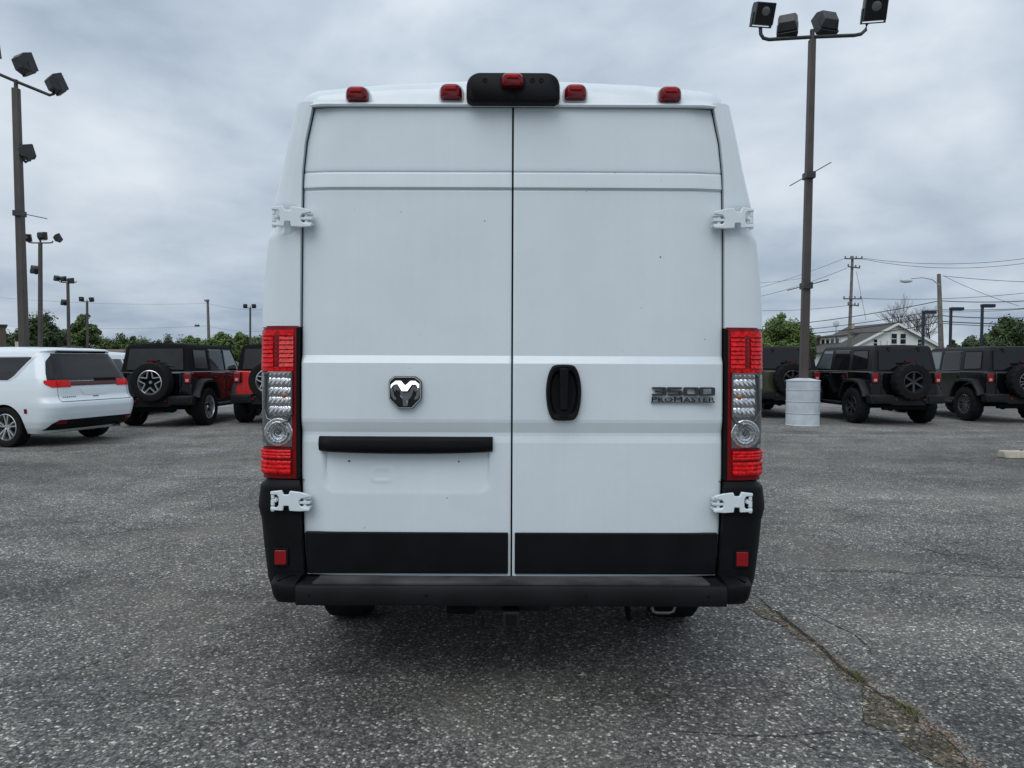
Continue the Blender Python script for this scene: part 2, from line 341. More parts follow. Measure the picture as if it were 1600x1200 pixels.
def ribbon(name, pts, w, mat, z=0.003, jit=0.4, seed=1, taper=True, step=0.03):
    rnd = random.Random(seed); g = [G(*p) for p in pts]; path = []
    for a, b in zip(g[:-1], g[1:]):
        n = max(2, int((b - a).length / step)); path += [a.lerp(b, i / n) for i in range(n)]
    path.append(g[-1]); k = len(path); rows = []; wob = 0
    for i, p in enumerate(path):
        t = (path[min(i + 1, k - 1)] - path[max(i - 1, 0)]).normalized(); nrm = Vector((-t.y, t.x, 0))
        e = min(1, 4 * i / k + .05, 4 * (k - i) / k + .05) if taper else 1
        wob = wob * 0.7 + rnd.uniform(-1, 1) * w * 0.5
        l = w * e * rnd.uniform(1 - jit, 1 + jit); r = w * e * rnd.uniform(1 - jit, 1 + jit); c = p + nrm * wob
        rows.append([(c.x + nrm.x * l, c.y + nrm.y * l, z + gz(c.x + nrm.x * l)), (c.x - nrm.x * r, c.y - nrm.y * r, z + gz(c.x - nrm.x * r))])
    m = MB(); m.grid(rows); return struct(m.build(name, mat, smooth=0))
FIS = [(1172, 925), (1215, 960), (1253, 990), (1286, 1015), (1314, 1045), (1350, 1067), (1380, 1089), (1424, 1111), (1432, 1130), (1471, 1147), (1490, 1169), (1530, 1203)]
ribbon('pavement_crack', FIS, 0.012, 'crack', z=0.006, seed=2)
ribbon('pavement_crack', [(1256, 954), (1303, 976), (1336, 993), (1358, 1012), (1361, 1026)], 0.004, 'crack', seed=3)
ribbon('pavement_crack', [(1010, 1140), (1100, 1146), (1160, 1151), (1229, 1152), (1270, 1147), (1314, 1143), (1363, 1148), (1430, 1142)], 0.005, 'crack', seed=4)
ribbon('pavement_crack', [(5, 1100), (60, 1070), (110, 1050), (154, 1034), (200, 1028)], 0.003, 'crack', seed=5)
ribbon('pavement_crack', [(1347, 1070), (1349, 1100), (1350, 1128), (1358, 1136)], 0.005, 'crack', seed=6)
ribbon('pavement_crack', [(1215, 884), (1297, 892), (1400, 894), (1500, 898), (1640, 904)], 0.03, 'seam', z=0.003, seed=7)
# dirt that has gathered along the fissure
def patch(name, poly, mat, z, seed):
    rnd = random.Random(seed); g = [G(*p) for p in poly]; out = []
    for a, b in zip(g, g[1:] + g[:1]):
        n = max(2, int((b - a).length / 0.02))
        for i in range(n): q = a.lerp(b, i / n); out.append((q.x + rnd.uniform(-.008, .008), q.y + rnd.uniform(-.008, .008), z))
    m = MB(); m.add(out, [tuple(range(len(out)))]); return struct(m.build(name, mat, smooth=0))
patch('dirt_patch', [(1160, 945), (1190, 948), (1215, 958), (1225, 975), (1195, 968)], 'dirt', 0.0046, 10)
patch('dirt_patch', [(1296, 1024), (1316, 1040), (1352, 1064), (1356, 1078), (1330, 1066), (1304, 1044)], 'dirt', 0.0052, 14)
patch('dirt_patch', [(1200, 958), (1222, 962), (1256, 990), (1290, 1016), (1310, 1040), (1290, 1030), (1262, 1008), (1228, 984)], 'dirt', 0.004, 11)
patch('dirt_patch', [(1348, 1066), (1384, 1090), (1426, 1110), (1434, 1134), (1420, 1146), (1372, 1140), (1352, 1130)], 'dirt', 0.004, 12)
patch('dirt_patch', [(1420, 1146), (1472, 1147), (1494, 1172), (1530, 1206), (1490, 1206), (1450, 1186), (1405, 1160)], 'dirt', 0.0046, 13)
def scatter(name, mat, pts, spread, count, size, seed, blades=False):
    rnd = random.Random(seed); m = MB(); g = [G(*p) for p in pts]
    for _ in range(count):
        i = rnd.randrange(len(g) - 1); p = g[i].lerp(g[i + 1], rnd.random()); x = p.x + rnd.gauss(0, spread); y = p.y + rnd.gauss(0, spread)
        sz = size * rnd.uniform(0.5, 1.5)
        if blades:
            a = rnd.uniform(0, 6.28); l = rnd.uniform(.5, 1.4) * sz; dx, dy = math.cos(a), math.sin(a); w = 0.0016
            m.add([(x - dy * w, y + dx * w, 0.002), (x + dy * w, y - dx * w, 0.002), (x + dx * l * .6, y + dy * l * .6, l * .7)], [(0, 1, 2)])
        else:
            a = rnd.uniform(0, 6.28); pts2 = []
            for k in range(5):
                q = a + k * 1.2566; r = sz * rnd.uniform(.7, 1.2); pts2.append((x + r * math.cos(q), y + r * .7 * math.sin(q), 0.001))
            top = [(x + (u - x) * .55, y + (v - y) * .55, sz * rnd.uniform(.45, .8)) for u, v, w in pts2]
            m.add(pts2 + top, [(0, 1, 6, 5), (1, 2, 7, 6), (2, 3, 8, 7), (3, 4, 9, 8), (4, 0, 5, 9), (5, 6, 7, 8, 9)])
    return m.build(name, mat, smooth=0)
def stuff(o, label, cat): o['kind'] = 'stuff'; return tag(o, label, cat)
stuff(scatter('gravel', 'pebble', FIS, 0.032, 1800, 0.0055, 21), 'loose gravel lying along the long pavement crack', 'gravel')
stuff(scatter('leaf_litter', 'rust', FIS[1:5] + FIS[5:], 0.018, 900, 0.005, 22), 'rusty brown leaf litter caught in the pavement crack', 'litter')
wd = MB()
w1 = scatter('weeds', 'grass', [(1330, 1052), (1342, 1062), (1350, 1066)], 0.014, 420, 0.02, 23, True)
stuff(w1, 'small tuft of green weeds in the middle of the pavement crack', 'weeds')
w2 = scatter('weeds', 'grass', [(1404, 1103), (1420, 1110), (1430, 1120)], 0.014, 420, 0.02, 24, True)
stuff(w2, 'tuft of green weeds beside the wide dirt patch in the crack', 'weeds')
w3 = scatter('weeds', 'grass', [(1462, 1150), (1478, 1165), (1488, 1180)], 0.014, 160, 0.012, 25, True)
stuff(w3, 'tuft of weeds at the end of the pavement crack', 'weeds')
rnd = random.Random(5)
allg = MB()
for _ in range(900):
    y = 2.0 + 7 * rnd.random() ** 1.6; x = rnd.uniform(-1, 1) * (y * 0.8); s = rnd.choice((.003, .004, .004, .006, .008)) * rnd.uniform(.7, 1.3)
    a = rnd.uniform(0, 6.28); b = [(x + s * rnd.uniform(.7, 1.2) * math.cos(a + k * 1.2566), y + s * rnd.uniform(.6, 1) * math.sin(a + k * 1.2566), 0.0005 + gz(x)) for k in range(5)]
    t = [(x + (u - x) * .5, y + (v - y) * .5, s * .6 + gz(x)) for u, v, w in b]
    allg.add(b + t, [(0, 1, 6, 5), (1, 2, 7, 6), (2, 3, 8, 7), (3, 4, 9, 8), (4, 0, 5, 9), (5, 6, 7, 8, 9)])
stuff(allg.build('loose_stones', 'pebble', smooth=0), 'tiny loose stones scattered over the worn asphalt', 'stones')

def on_slope(o):
    x = o.location.x; o.location.z = gz(x)
    if x < -1.5:
        o.rotation_mode = 'QUATERNION'; o.rotation_quaternion = Vector((0, 0, 1)).rotation_difference(Vector((-.009, 0, 1)).normalized()) @ Matrix.Rotation(o.rotation_euler.z, 3, 'Z').to_quaternion()
    return o
# ================================================================== wheels
def tyre_mb(r, w, rim, lugs=0, cx=0):
    h = w / 2; m = MB()
    prof = [(rim, -h * .85), (rim + .03, -h), (r * .86, -h * 1.02), (r * .95, -h * .98), (r * .99, -h * .85), (r, -h * .5), (r, h * .5), (r * .99, h * .85), (r * .95, h * .98), (r * .86, h * 1.02), (rim + .03, h), (rim, h * .85)]
    md = (lambda i, j: (0.955 if (j // 2) % 2 else 1.0) if i in (3, 4, 7, 8) else ((0.975 if ((j // 2) + (i == 5)) % 2 else 1.0) if i in (5, 6) else 1.0)) if lugs else None
    m.lathe([(a, b + cx) for a, b in prof] + [(rim, -h * .85 + cx)], 'x', 72 if lugs else 48, mod=md)
    return m
def rim_mb(rim, w, spokes, out, style):
    """out = +1 / -1 : the side the face looks to (along x)"""
    m = MB(); h = w / 2 * out
    m.lathe([(rim, -h * .8), (rim * 1.005, h * .86), (rim * .95, h * .9), (rim * .9, h * .55), (rim * .88, -h * .6), (rim, -h * .8)], 'x', 40)
    hb_ = .10 if style == 'star' else .2
    m.lathe([(0, h * .68), (rim * hb_, h * .66), (rim * (hb_ + .04), h * .5), (0, h * .4)], 'x', 20)
    for k in range(spokes):
        a = 2 * math.pi * k / spokes + math.pi / 2
        def arm(a0, a1, w0, w1, dx=0.0):
            p0 = Vector((0, math.cos(a0), math.sin(a0))) * rim * .14; p1 = Vector((0, math.cos(a1), math.sin(a1))) * rim * .95
            d = (p1 - p0).normalized(); n = Vector((0, -d.z, d.y))
            xs = (h * .72, h * .45)
            m.hexa([(xs[1], *(p0 - n * w0)[1:]), (xs[1], *(p0 + n * w0)[1:]), (xs[1], *(p1 + n * w1)[1:]), (xs[1], *(p1 - n * w1)[1:])],
                   [(xs[0], *(p0 - n * w0)[1:]), (xs[0], *(p0 + n * w0)[1:]), (xs[0] * 1.12, *(p1 + n * w1)[1:]), (xs[0] * 1.12, *(p1 - n * w1)[1:])])
        if style == 'double':
            arm(a - .12, a - .2, .012, .014); arm(a + .12, a + .2, .012, .014)
        elif style == 'star':
            
            for sg in (-1, 1):
                c0, c1 = a + sg * R(36), a + sg * R(8.5); q0 = Vector((0, math.cos(c0), math.sin(c0))) * rim * .42; q1 = Vector((0, math.cos(c1), math.sin(c1))) * rim * .97
                d = (q1 - q0).normalized(); n_ = Vector((0, -d.z, d.y)) * .011; X0, X1 = h * .5, h * .8
                m.hexa([(X0, *(q0 - n_)[1:]), (X0, *(q0 + n_)[1:]), (X0, *(q1 + n_)[1:]), (X0, *(q1 - n_)[1:])], [(X1, *(q0 - n_)[1:]), (X1, *(q0 + n_)[1:]), (X1, *(q1 + n_)[1:]), (X1, *(q1 - n_)[1:])])
            q0, q1 = [Vector((0, math.cos(a + g_), math.sin(a + g_))) * rim * .95 for g_ in (-R(8.5), R(8.5))]; e_ = Vector((0, math.cos(a), math.sin(a))) * .012
            m.hexa([(h * .5, *(q0 - e_)[1:]), (h * .5, *(q1 - e_)[1:]), (h * .5, *(q1 + e_)[1:]), (h * .5, *(q0 + e_)[1:])], [(h * .79, *(q0 - e_)[1:]), (h * .79, *(q1 - e_)[1:]), (h * .79, *(q1 + e_)[1:]), (h * .79, *(q0 + e_)[1:])])
        else: arm(a, a, rim * .09, rim * .1)
    return m
def add_wheel(parent, x, y, r, w, rim, spokes, style, rimmat, out, lugs=0, name='wheel'):
    t = tyre_mb(r, w, rim, lugs).build(name, 'tyre', parent, smooth=30); t.location = (x, y, r)
    rb = rim_mb(rim, w, spokes, out, style).build('rim', rimmat, t, smooth=30)
    d = MB(); d.lathe([(0, 0), (rim * .93, 0), (rim * .93, .01), (0, .01)], 'x', 24); d.build('brake_disc', 'steel', t, smooth=30)
    return t

# ================================================================== ring bodies (vans)
class Ring:
    def __init__(s, zs, yr, yf, w, rr, rf, sm=3):
        s.zs, s.yr, s.yf, s.w, s.rr, s.rf = zs, yr, yf, w, rr, rf
    def prm(s, z):
        z = min(max(z, s.zs[0]), s.zs[-1])
        return [interp(z, s.zs, q) for q in (s.yr, s.yf, s.w, s.rr, s.rf)]
    def pt(s, z, t, off=0.0):
        """t = distance round the outline from the middle of the rear (+ to the right side)"""
        yr, yf, w, rr, rf = s.prm(z); sg = 1 if t >= 0 else -1; t = abs(t); a = w - rr; b = a + rr * math.pi / 2
        if t <= a: p, n = (t, yr), (0, -1)
        elif t <= b: q = (t - a) / rr; p, n = (a + rr * math.sin(q), yr + rr - rr * math.cos(q)), (math.sin(q), -math.cos(q))
        else:
            p, n = (w, yr + rr + t - b), (1, 0)
        return (sg * (p[0] + n[0] * off), p[1] + n[1] * off, z)
    def side_t(s, z, y):
        yr, yf, w, rr, rf = s.prm(z); return w - rr + rr * math.pi / 2 + (y - yr - rr)
    def outline(s, z, nc=10, ns=14):
        yr, yf, w, rr, rf = s.prm(z); pts = []; a = w - rr
        half = [(a * i / 6, yr) for i in range(6)]
        half += [(a + rr * math.sin(q), yr + rr - rr * math.cos(q)) for q in [math.pi / 2 * i / nc for i in range(nc + 1)]]
        y0, y1 = yr + rr, yf - rf
        half += [(w, y0 + (y1 - y0) * i / ns) for i in range(1, ns)]
        half += [(w - rf * .7 + rf * .7 * math.cos(q), y1 + rf * math.sin(q)) for q in [math.pi / 2 * i / nc for i in range(nc + 1)]]
        half += [((w - rf * .7) * (1 - i / 4), yf) for i in range(1, 5)]
        full = half + [(-x, y) for x, y in half[-2:0:-1]]
        return [(x, y, z) for x, y in full]
    def body(s, n=60, levels=None):
        zz = sorted(set(list(np.linspace(s.zs[0], s.zs[-1], n)) + list(levels or []))); m = MB()
        rings = [s.outline(z) for z in zz]; k = len(rings[0]); v = [p for r in rings for p in r]
        f = [(i * k + j, i * k + (j + 1) % k, (i + 1) * k + (j + 1) % k, (i + 1) * k + j) for i in range(len(zz) - 1) for j in range(k)]
        f += [tuple(range(k))[::-1], tuple(range((len(zz) - 1) * k, len(zz) * k))]
        m.add(v, f); return m
    def patch(s, z0, z1, lo, hi, off, nz=8, nt=16, thick=0.01):
        m = MB(); rows = []
        for i in range(nz + 1):
            z = z0 + (z1 - z0) * i / nz; a = lo(z) if callable(lo) else lo; b = hi(z) if callable(hi) else hi
            rows.append([s.pt(z, a + (b - a) * j / nt, off) for j in range(nt + 1)])
        m.grid(rows)
        # turned-in rim
        per = rows[0] + [r[-1] for r in rows[1:]] + rows[-1][-2::-1] + [r[0] for r in rows[-2:0:-1]]
        zc = (z0 + z1) / 2
        inn = []
        for p in per: inn.append((p[0] * (1 - thick / 1.0), p[1] + thick, p[2]))
        k = len(per); m.add(per + inn, [(i, (i + 1) % k, k + (i + 1) % k, k + i) for i in range(k)])
        return m
def cut_arches(o, ys, r, zc, well):
    """cut the wheel arches right through and paint the wells black"""
    m = MB()
    for y in ys: m.lathe([(r, -2), (r, 2)], 'x', 48, (0, y, zc))
    c = m.build('arch_cutter', 'under'); par = o.parent; o.parent = None
    b = o.modifiers.new('arch', 'BOOLEAN'); b.operation = 'DIFFERENCE'; b.object = c; b.solver = 'EXACT'
    dg = bpy.context.evaluated_depsgraph_get(); dg.update()
    me = bpy.data.meshes.new_from_object(o.evaluated_get(dg)); o.modifiers.clear(); o.data = me; o.parent = par
    bpy.data.objects.remove(c)
    if len(me.materials) < 2: me.materials.append(M[well])
    for p in me.polygons:
        cc = p.center
        p.material_index = 1 if (abs(p.normal.x) < .3 and any(abs(math.hypot(cc.y - y, cc.z - zc) - r) < 0.02 for y in ys)) or p.normal.z < -0.9 else 0
    me.set_sharp_from_angle(angle=R(35))

# ================================================================== the white cargo van
Y0 = 2.94
van = thing('cargo_van', (0, Y0, 0), 'tall white cargo van with closed twin rear doors and black rear bumper', 'van')
def H(hw, py, y=0.0):      # half-width in photo pixels and photo row -> (x, z) on the plane y metres ahead of the doors
    d = Y0 + y; b = (600 - py) / FPX; k = d / (_cp + b * _sp); return hw / FPX * k, CAM_Z + (-_sp + b * _cp) * k
def ZP(py, y=0.0): return H(0, py, y)[1]
_hd = [(150, 309), (168, 312.5), (195, 318), (221, 323.5), (268, 328), (366, 330), (500, 330.5), (740, 330), (830, 326), (905, 321)]
HDZ = [ZP(p) for p, _ in _hd][::-1]; HDX = [H(h, p)[0] for p, h in _hd][::-1]
_hs = [(152, 327), (160, 331), (185, 337), (230, 347), (270, 355), (330, 370), (380, 378), (450, 385), (510, 388), (600, 389), (748, 387), (960, 386)]
HSZ = [ZP(p, .1) for p, _ in _hs][::-1]; HSX = [H(h, p, .1)[0] for p, h in _hs][::-1]
_hb = [(748, 386), (757, 392), (780, 394), (802, 393), (806, 390.5), (850, 386), (900, 379.5), (912, 375), (950, 360)]
HBZ = [ZP(p, .08) for p, _ in _hb][::-1]; HBX = [H(h, p, .08)[0] for p, h in _hb][::-1]
def hd(z): return interp(z, HDZ, HDX)
def hs(z): return interp(z, HSZ, HSX)
def hb(z): return interp(z, HBZ, HBX) - .016

# body shell
zt = [0.46, 0.55, 0.9, 1.15, 1.3, 1.55, 1.8, 2.1, 2.3, 2.44, 2.5, 2.55, 2.58]
wv = [hs(1.0) - .004 if z < 1.2 else hs(z) - .004 for z in zt[:-3]] + [0.84, 0.74, 0.55]; wv[0], wv[1] = .975, .985
vr = Ring(zt, [.1] * 9 + [.12, .16, .26, .45], [6.2, 6.28, 6.25, 6.1, 5.75, 5.45, 5.15, 4.8, 4.5, 4.2, 3.9, 3.5, 2.9], wv, [.03] * 9 + [.05, .08, .1, .15], [.3] * 13)
vb = vr.body(70).build('body', 'white', van, smooth=30)
cut_arches(vb, (1.0, 5.05), 0.42, 0.36, 'under')
# door opening seal behind the gaps
sm = MB(); zz = list(np.linspace(ZP(905), ZP(163), 30)); sm.grid([[(-hd(z) - .02, .028, z), (hd(z) + .02, .028, z)] for z in zz]); sm.build('door_seal', 'seal', van, smooth=0)

def pil(fr, z, off, side, fs=hs, dep=.11):
    a, b = hd(z) + .004, fs(z)
    def at(f): return Vector((a + (b - a) * f, dep * (1 - max(0, 1 - f ** 3) ** (1 / 3)), 0))
    p = at(fr); q0, q1 = at(max(0, fr - .01)), at(min(1, fr + .01)); t = (q1 - q0).normalized(); n = Vector((t.y, -t.x, 0))
    p = p + n * off; return (side * p.x, p.y, z)
FR = [0, .1, .25, .4, .55, .68, .78, .86, .92, .96, .985, .997, 1.0]
def pil_patch(f0, f1, z0, z1, off, side, nz=10, nf=14, fs=hs, dep=.11, skirt=.02):
    m = MB(); rows = []
    fl = [f0 + (f1 - f0) * (1 - (1 - i / nf) ** 1.5) for i in range(nf + 1)]
    for i in range(nz + 1):
        z = z0 + (z1 - z0) * i / nz
        rows.append([pil(f, z, off(f, z) if callable(off) else off, side, fs, dep) for f in fl])
    m.grid(rows)
    if skirt:
        back = [[pil(f, z0 + (z1 - z0) * i / nz, -skirt, side, fs, dep) for f in fl] for i in range(nz + 1)]
        def per(r): return r[0] + [q[-1] for q in r[1:]] + r[-1][-2::-1] + [q[0] for q in r[-2:0:-1]]
        a, b = per(rows), per(back); k = len(a); m.add(a + b, [(i, (i + 1) % k, k + (i + 1) % k, k + i) for i in range(k)])
    return m
def pf(hw, py):       # photo half-width -> fraction across the pillar
    z = ZP(py, .03); x = H(hw, py, .03)[0]; return min(1, max(0, (x - hd(z) - .006) / (hs(z) - hd(z) - .006)))

for sd_ in (-1, 1):
    # corner pillar, with a crease and the dished seat of the upper hinge
    def poff(f, z):
        d = -0.012 * math.exp(-((z - ZP(345)) / .05) ** 4) * min(1, max(0, (f - .02) / .25)) 
        return d - .004 * math.exp(-((f - .45) / .08) ** 2) * (1 if z > ZP(300) else max(0, 1 - (ZP(300) - z) / .12)) * .4
    m = MB(); rows = []
    for z in np.linspace(ZP(512), ZP(160), 90): rows.append([pil(f, z, poff(f, z), sd_) for f in np.linspace(0, 1, 30) ** .8] + [(sd_ * hs(z), .16, z)])
    rows = [[(sd_ * (hd(z[0][2]) + .004), .03, z[0][2])] + z for z in rows]
    m.grid(rows); m.build('corner_pillar', 'white', van, smooth=50)
    # black seat behind the lamp, showing along its edge
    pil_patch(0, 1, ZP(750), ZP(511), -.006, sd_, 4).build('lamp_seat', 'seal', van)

# ---- doors
GR = [(ZP(269), .0022, .005), (ZP(296), .004, .006)]
DPR = [(ZP(905), .004), (ZP(704), .004), (ZP(692), .004), (ZP(681), .0005), (ZP(676), .0005), (ZP(660), .0135), (ZP(655), .0155), (ZP(568), .0165), (ZP(556), .001), (ZP(300), .0), (ZP(296.5), .0), (ZP(293.5), .009), (ZP(272), .004), (ZP(268.5), .001), (ZP(164), -.004)]
DZ = [a for a, b in DPR]; DO = [b for a, b in DPR]
def sstep(a, b, x): t = min(1, max(0, (x - a) / (b - a))); return t * t * (3 - 2 * t)
def rbox(x, z, x0, x1, z0, z1, r):
    cx, cz = (x0 + x1) / 2, (z0 + z1) / 2; dx, dz = abs(x - cx) - (x1 - x0) / 2 + r, abs(z - cz) - (z1 - z0) / 2 + r
    return math.hypot(max(dx, 0), max(dz, 0)) + min(max(dx, dz), 0) - r
PX0, PX1 = -H(297, 740)[0], -H(31, 740)[0]
def door_off(x, z, left):
    o = interp(z, DZ, DO)
    o -= .007 * math.exp(-((z - ZP(268.5)) / .0035) ** 2) + .004 * math.exp(-((z - ZP(296)) / .004) ** 2)
    o -= .028 * sstep(.80, 1.0, abs(x) / hd(z)) ** 2 * .5 + .006 * (abs(x) / .87) ** 2
    if left:
        o -= (.001 + .022 * max(0, z - ZP(770)) / (ZP(690) - ZP(770))) * sstep(.004, -.004, rbox(x, z, PX0 + .012, PX1 - .012, ZP(770), ZP(690), .05))
        rb = rbox(x, z, -H(217, 740)[0], -H(189, 740)[0], ZP(752), ZP(733), .008)
        o += .003 * math.exp(-(rb / .005) ** 2)
    return o
GAP = .0038
doors = {}
for sd_, nm in ((-1, 'L'), (1, 'R')):
    zs = sorted(set([ZP(899.5), ZP(168)] + list(np.linspace(ZP(899.5), ZP(168), 250)) + [z + d for z in DZ for d in (-.0012, 0, .0012) if ZP(899.5) < z + d < ZP(168)]))
    rows = []
    for z in zs:
        w = hd(z); r_ = .012 * max(0, 1 - (ZP(168) - z) / .02) if z > ZP(168) - .02 else 0
        us = np.concatenate([[0, .004, .01], np.linspace(.02, .98, 96), [.99, .996, 1.0]])
        row = []
        for u in us:
            x = GAP + (w - .0015 - GAP) * u; edge = min(u, 1 - u) * w
            o = door_off(sd_ * x, z, sd_ < 0) - .004 * max(0, 1 - edge / .006) ** 2
            row.append((sd_ * x, -o, z))
        rows.append([(row[0][0], .026, z)] + row + [(row[-1][0], .026, z)])
    m = MB(); m.grid([[(p[0], .026, p[2]) for p in rows[0]]] + rows + [[(p[0], .026, p[2]) for p in rows[-1]]])
    doors[sd_] = m.build('rear_door', 'white', van, smooth=40)
    # lower black trim
    a, z0 = H(321, 897); z1 = ZP(831.5)
    pts = [(sd_ * (GAP + .010), z0 + .005), (sd_ * (hd(z0) - .011), z0 + .005), (sd_ * (hd(z1) - .012), z1), (sd_ * (GAP + .010), z1)]
    MB().prism(pts, 'y', -.016, 0.012).build('lower_trim', 'black_plastic', doors[sd_], bevel=.004)
    # hinges
    HP = [(1, 3), (19, 1), (22, 8), (30, 8), (32, 2), (48, 4), (63, 8), (63, 12), (50, 14), (47, 18), (47, 24), (50, 28), (63, 30), (63, 34), (46, 35), (31, 34), (30, 26), (22, 26), (21, 34), (1, 33), (1, 28.5), (11, 28.5), (14, 25), (14, 12), (11, 8), (1, 8)]
    for py in (322, 766):
        s = 1 / 385.; cz = ZP(py, -.03); cx = H(377, py, -.03)[0]
        m = MB(); poly = [(sd_ * (cx - px * s), cz - q * s) for px, q in HP]
        m.prism(poly, 'y', -.040, -.026)
        hg = m.build('hinge', 'white', doors[sd_], bevel=.003)
        k = MB()
        xk = sd_ * (cx - 4 * s)
        k.tube([(xk, -.030, cz - 3 * s), (xk, -.030, cz - 15 * s)], .0075, 12); k.tube([(xk, -.030, cz - 16 * s), (xk, -.030, cz - 26 * s)], .0085, 12); k.tube([(xk, -.030, cz - 27 * s), (xk, -.030, cz - 35 * s)], .0085, 12)
        for q in (18,): k.box(*sorted((xk, sd_ * (cx - 10 * s))), -.036, -.024, cz - (q + 2.5) * s, cz - (q - 2.5) * s)
        k.build('hinge_pin', 'white', hg, bevel=.0015)
        k = MB(); xa = sorted((sd_ * (cx - 45 * s), sd_ * (cx - 64 * s)))
        for q in (13, 21, 29): k.box(xa[0], xa[1], -.036, -.0, cz - (q + 2) * s, cz - (q - 2) * s)
        k.tube([(sd_ * (cx - 55 * s), -.026, cz - 6 * s), (sd_ * (cx - 55 * s), -.026, cz - 32 * s)], .007, 10)
        k.build('hinge_knuckle', 'white', hg, bevel=.0015)
        k = MB(); k.tube([(sd_ * (cx - 26 * s), -.028, cz - 17 * s), (sd_ * (cx - 26 * s), .055, cz - 17 * s)], .016, 14); k.tube([(sd_ * (cx - 8 * s), -.028, cz - 17 * s), (sd_ * (cx - 8 * s), .09, cz - 17 * s)], .010, 12)
        k.build('hinge_mount', 'white', hg)

LD, RD = doors[-1], doors[1]
# number plate light bar on left door
bz0, bz1 = ZP(710, -.04), ZP(684, -.04); bx0, bx1 = -H(304, 700, -.04)[0], -H(30, 700, -.04)[0]
bar = MB(); n = 24
for i in range(n):
    pass
rows = []
for i in range(n + 1):
    x = bx0 + (bx1 - bx0) * i / n; c = 1 - abs(2 * i / n - 1) ** 6
    zb = bz0 + .008 * abs(2 * i / n - 1) ** 2; d = .020 + .03 * c ** .5
    rows.append([(x, .01, bz1), (x, -d * .55, bz1 - .0), (x, -d, bz1 - .012), (x, -d - .004, (bz0 + bz1) / 2), (x, -d + .002, zb + .008), (x, -d + .012, zb), (x, .01, zb)])
bar.grid(rows); bar.add(rows[0], [tuple(range(7))]); bar.add(rows[-1], [tuple(range(7))])
bar.build('plate_light_bar', 'black_plastic', LD, smooth=45)
for px, py in ((545, 722), (717, 722), (543, 758), (713, 758)):
    x, z = H(800 - px, py); m = MB(); m.lathe([(0, -.0035 + .011), (.0035, -.0025 + .011), (.0035, .006 + .011)], 'y', 10, (-x, 0, z)); m.build('screw_hole', 'seal', LD)

# emblem
def EP(px, py, y): x, z = H(800 - (590 + px / 15), 570 + py / 15, y); return (-x, z)
SH = [(395, 275), (890, 275), (1020, 370), (1040, 450), (1035, 810), (820, 1040), (480, 1040), (265, 810), (258, 410), (290, 350)]
em = MB().prism([EP(a, b, -.03) for a, b in SH], 'y', -.034, -.014).build('emblem', 'blackchrome', LD, bevel=.003)
ce = ((650, 660))
rim_o = [EP(650 + (a - 650) * .965, 660 + (b - 660) * .965, -.03) for a, b in SH]; rim_i = [EP(650 + (a - 650) * .91, 660 + (b - 660) * .91, -.03) for a, b in SH]
m = MB(); k = len(SH); v = [(p[0], -.0375, p[1]) for p in rim_o] + [(p[0], -.0375, p[1]) for p in rim_i] + [(p[0], -.03, p[1]) for p in rim_o] + [(p[0], -.03, p[1]) for p in rim_i]
m.add(v, [q for i in range(k) for q in ((i, (i + 1) % k, k + (i + 1) % k, k + i), (i, (i + 1) % k, 2 * k + (i + 1) % k, 2 * k + i), (k + i, k + (i + 1) % k, 3 * k + (i + 1) % k, 3 * k + i))])
m.build('emblem_rim', 'chrome', em, smooth=0)
def emp(name, poly, mat, y0, y1, bev=.002): MB().prism([EP(a, b, -.04) for a, b in poly], 'y', y0, y1).build(name, mat, em, bevel=bev)
emp('emblem_horns', [(310, 470), (420, 378), (550, 378), (640, 475), (670, 475), (760, 378), (885, 378), (985, 460), (985, 560), (935, 555), (915, 500), (880, 478), (815, 478), (715, 630), (575, 630), (465, 470), (390, 480), (345, 530), (340, 565), (308, 560)], 'chrome', -.047, -.033)
hz_ = [v for v in COL.objects if v.name.startswith('emblem_horns')][0]; zm_ = EP(650, 500, -.04)[1]
for v in hz_.data.vertices: v.co.y += (v.co.z - zm_) * .45 if v.co.y < -.04 else 0
emp('emblem_face', [(525, 600), (575, 645), (715, 645), (800, 560), (840, 640), (800, 760), (730, 830), (712, 985), (595, 985), (585, 830), (530, 740)], 'emblemgrey', -.043, -.033)
emp('emblem_horn_curl', [(300, 590), (365, 600), (390, 740), (450, 800), (430, 850), (370, 820), (320, 740)], 'emblemgrey', -.042, -.033)
emp('emblem_horn_curl', [(1000, 590), (915, 600), (905, 720), (850, 800), (870, 840), (960, 810), (985, 720)], 'emblemgrey', -.042, -.033)
emp('emblem_horn_curl', [(350, 530), (400, 490), (460, 490), (540, 600), (500, 640), (440, 590), (420, 660), (370, 610)], 'emblemgrey', -.041, -.033)
emp('emblem_horn_curl', [(930, 560), (880, 490), (820, 490), (760, 590), (800, 640), (850, 600), (880, 660), (920, 610)], 'emblemgrey', -.041, -.033)
for gl in ([(525, 735), (560, 740), (595, 790), (575, 795)], [(680, 850), (700, 850), (712, 930), (695, 940)], [(305, 570), (340, 570), (365, 592), (330, 590)], [(915, 585), (990, 565), (985, 585), (920, 600)]):
    emp('emblem_glint', gl, 'chrome', -.0455, -.036, .0005)

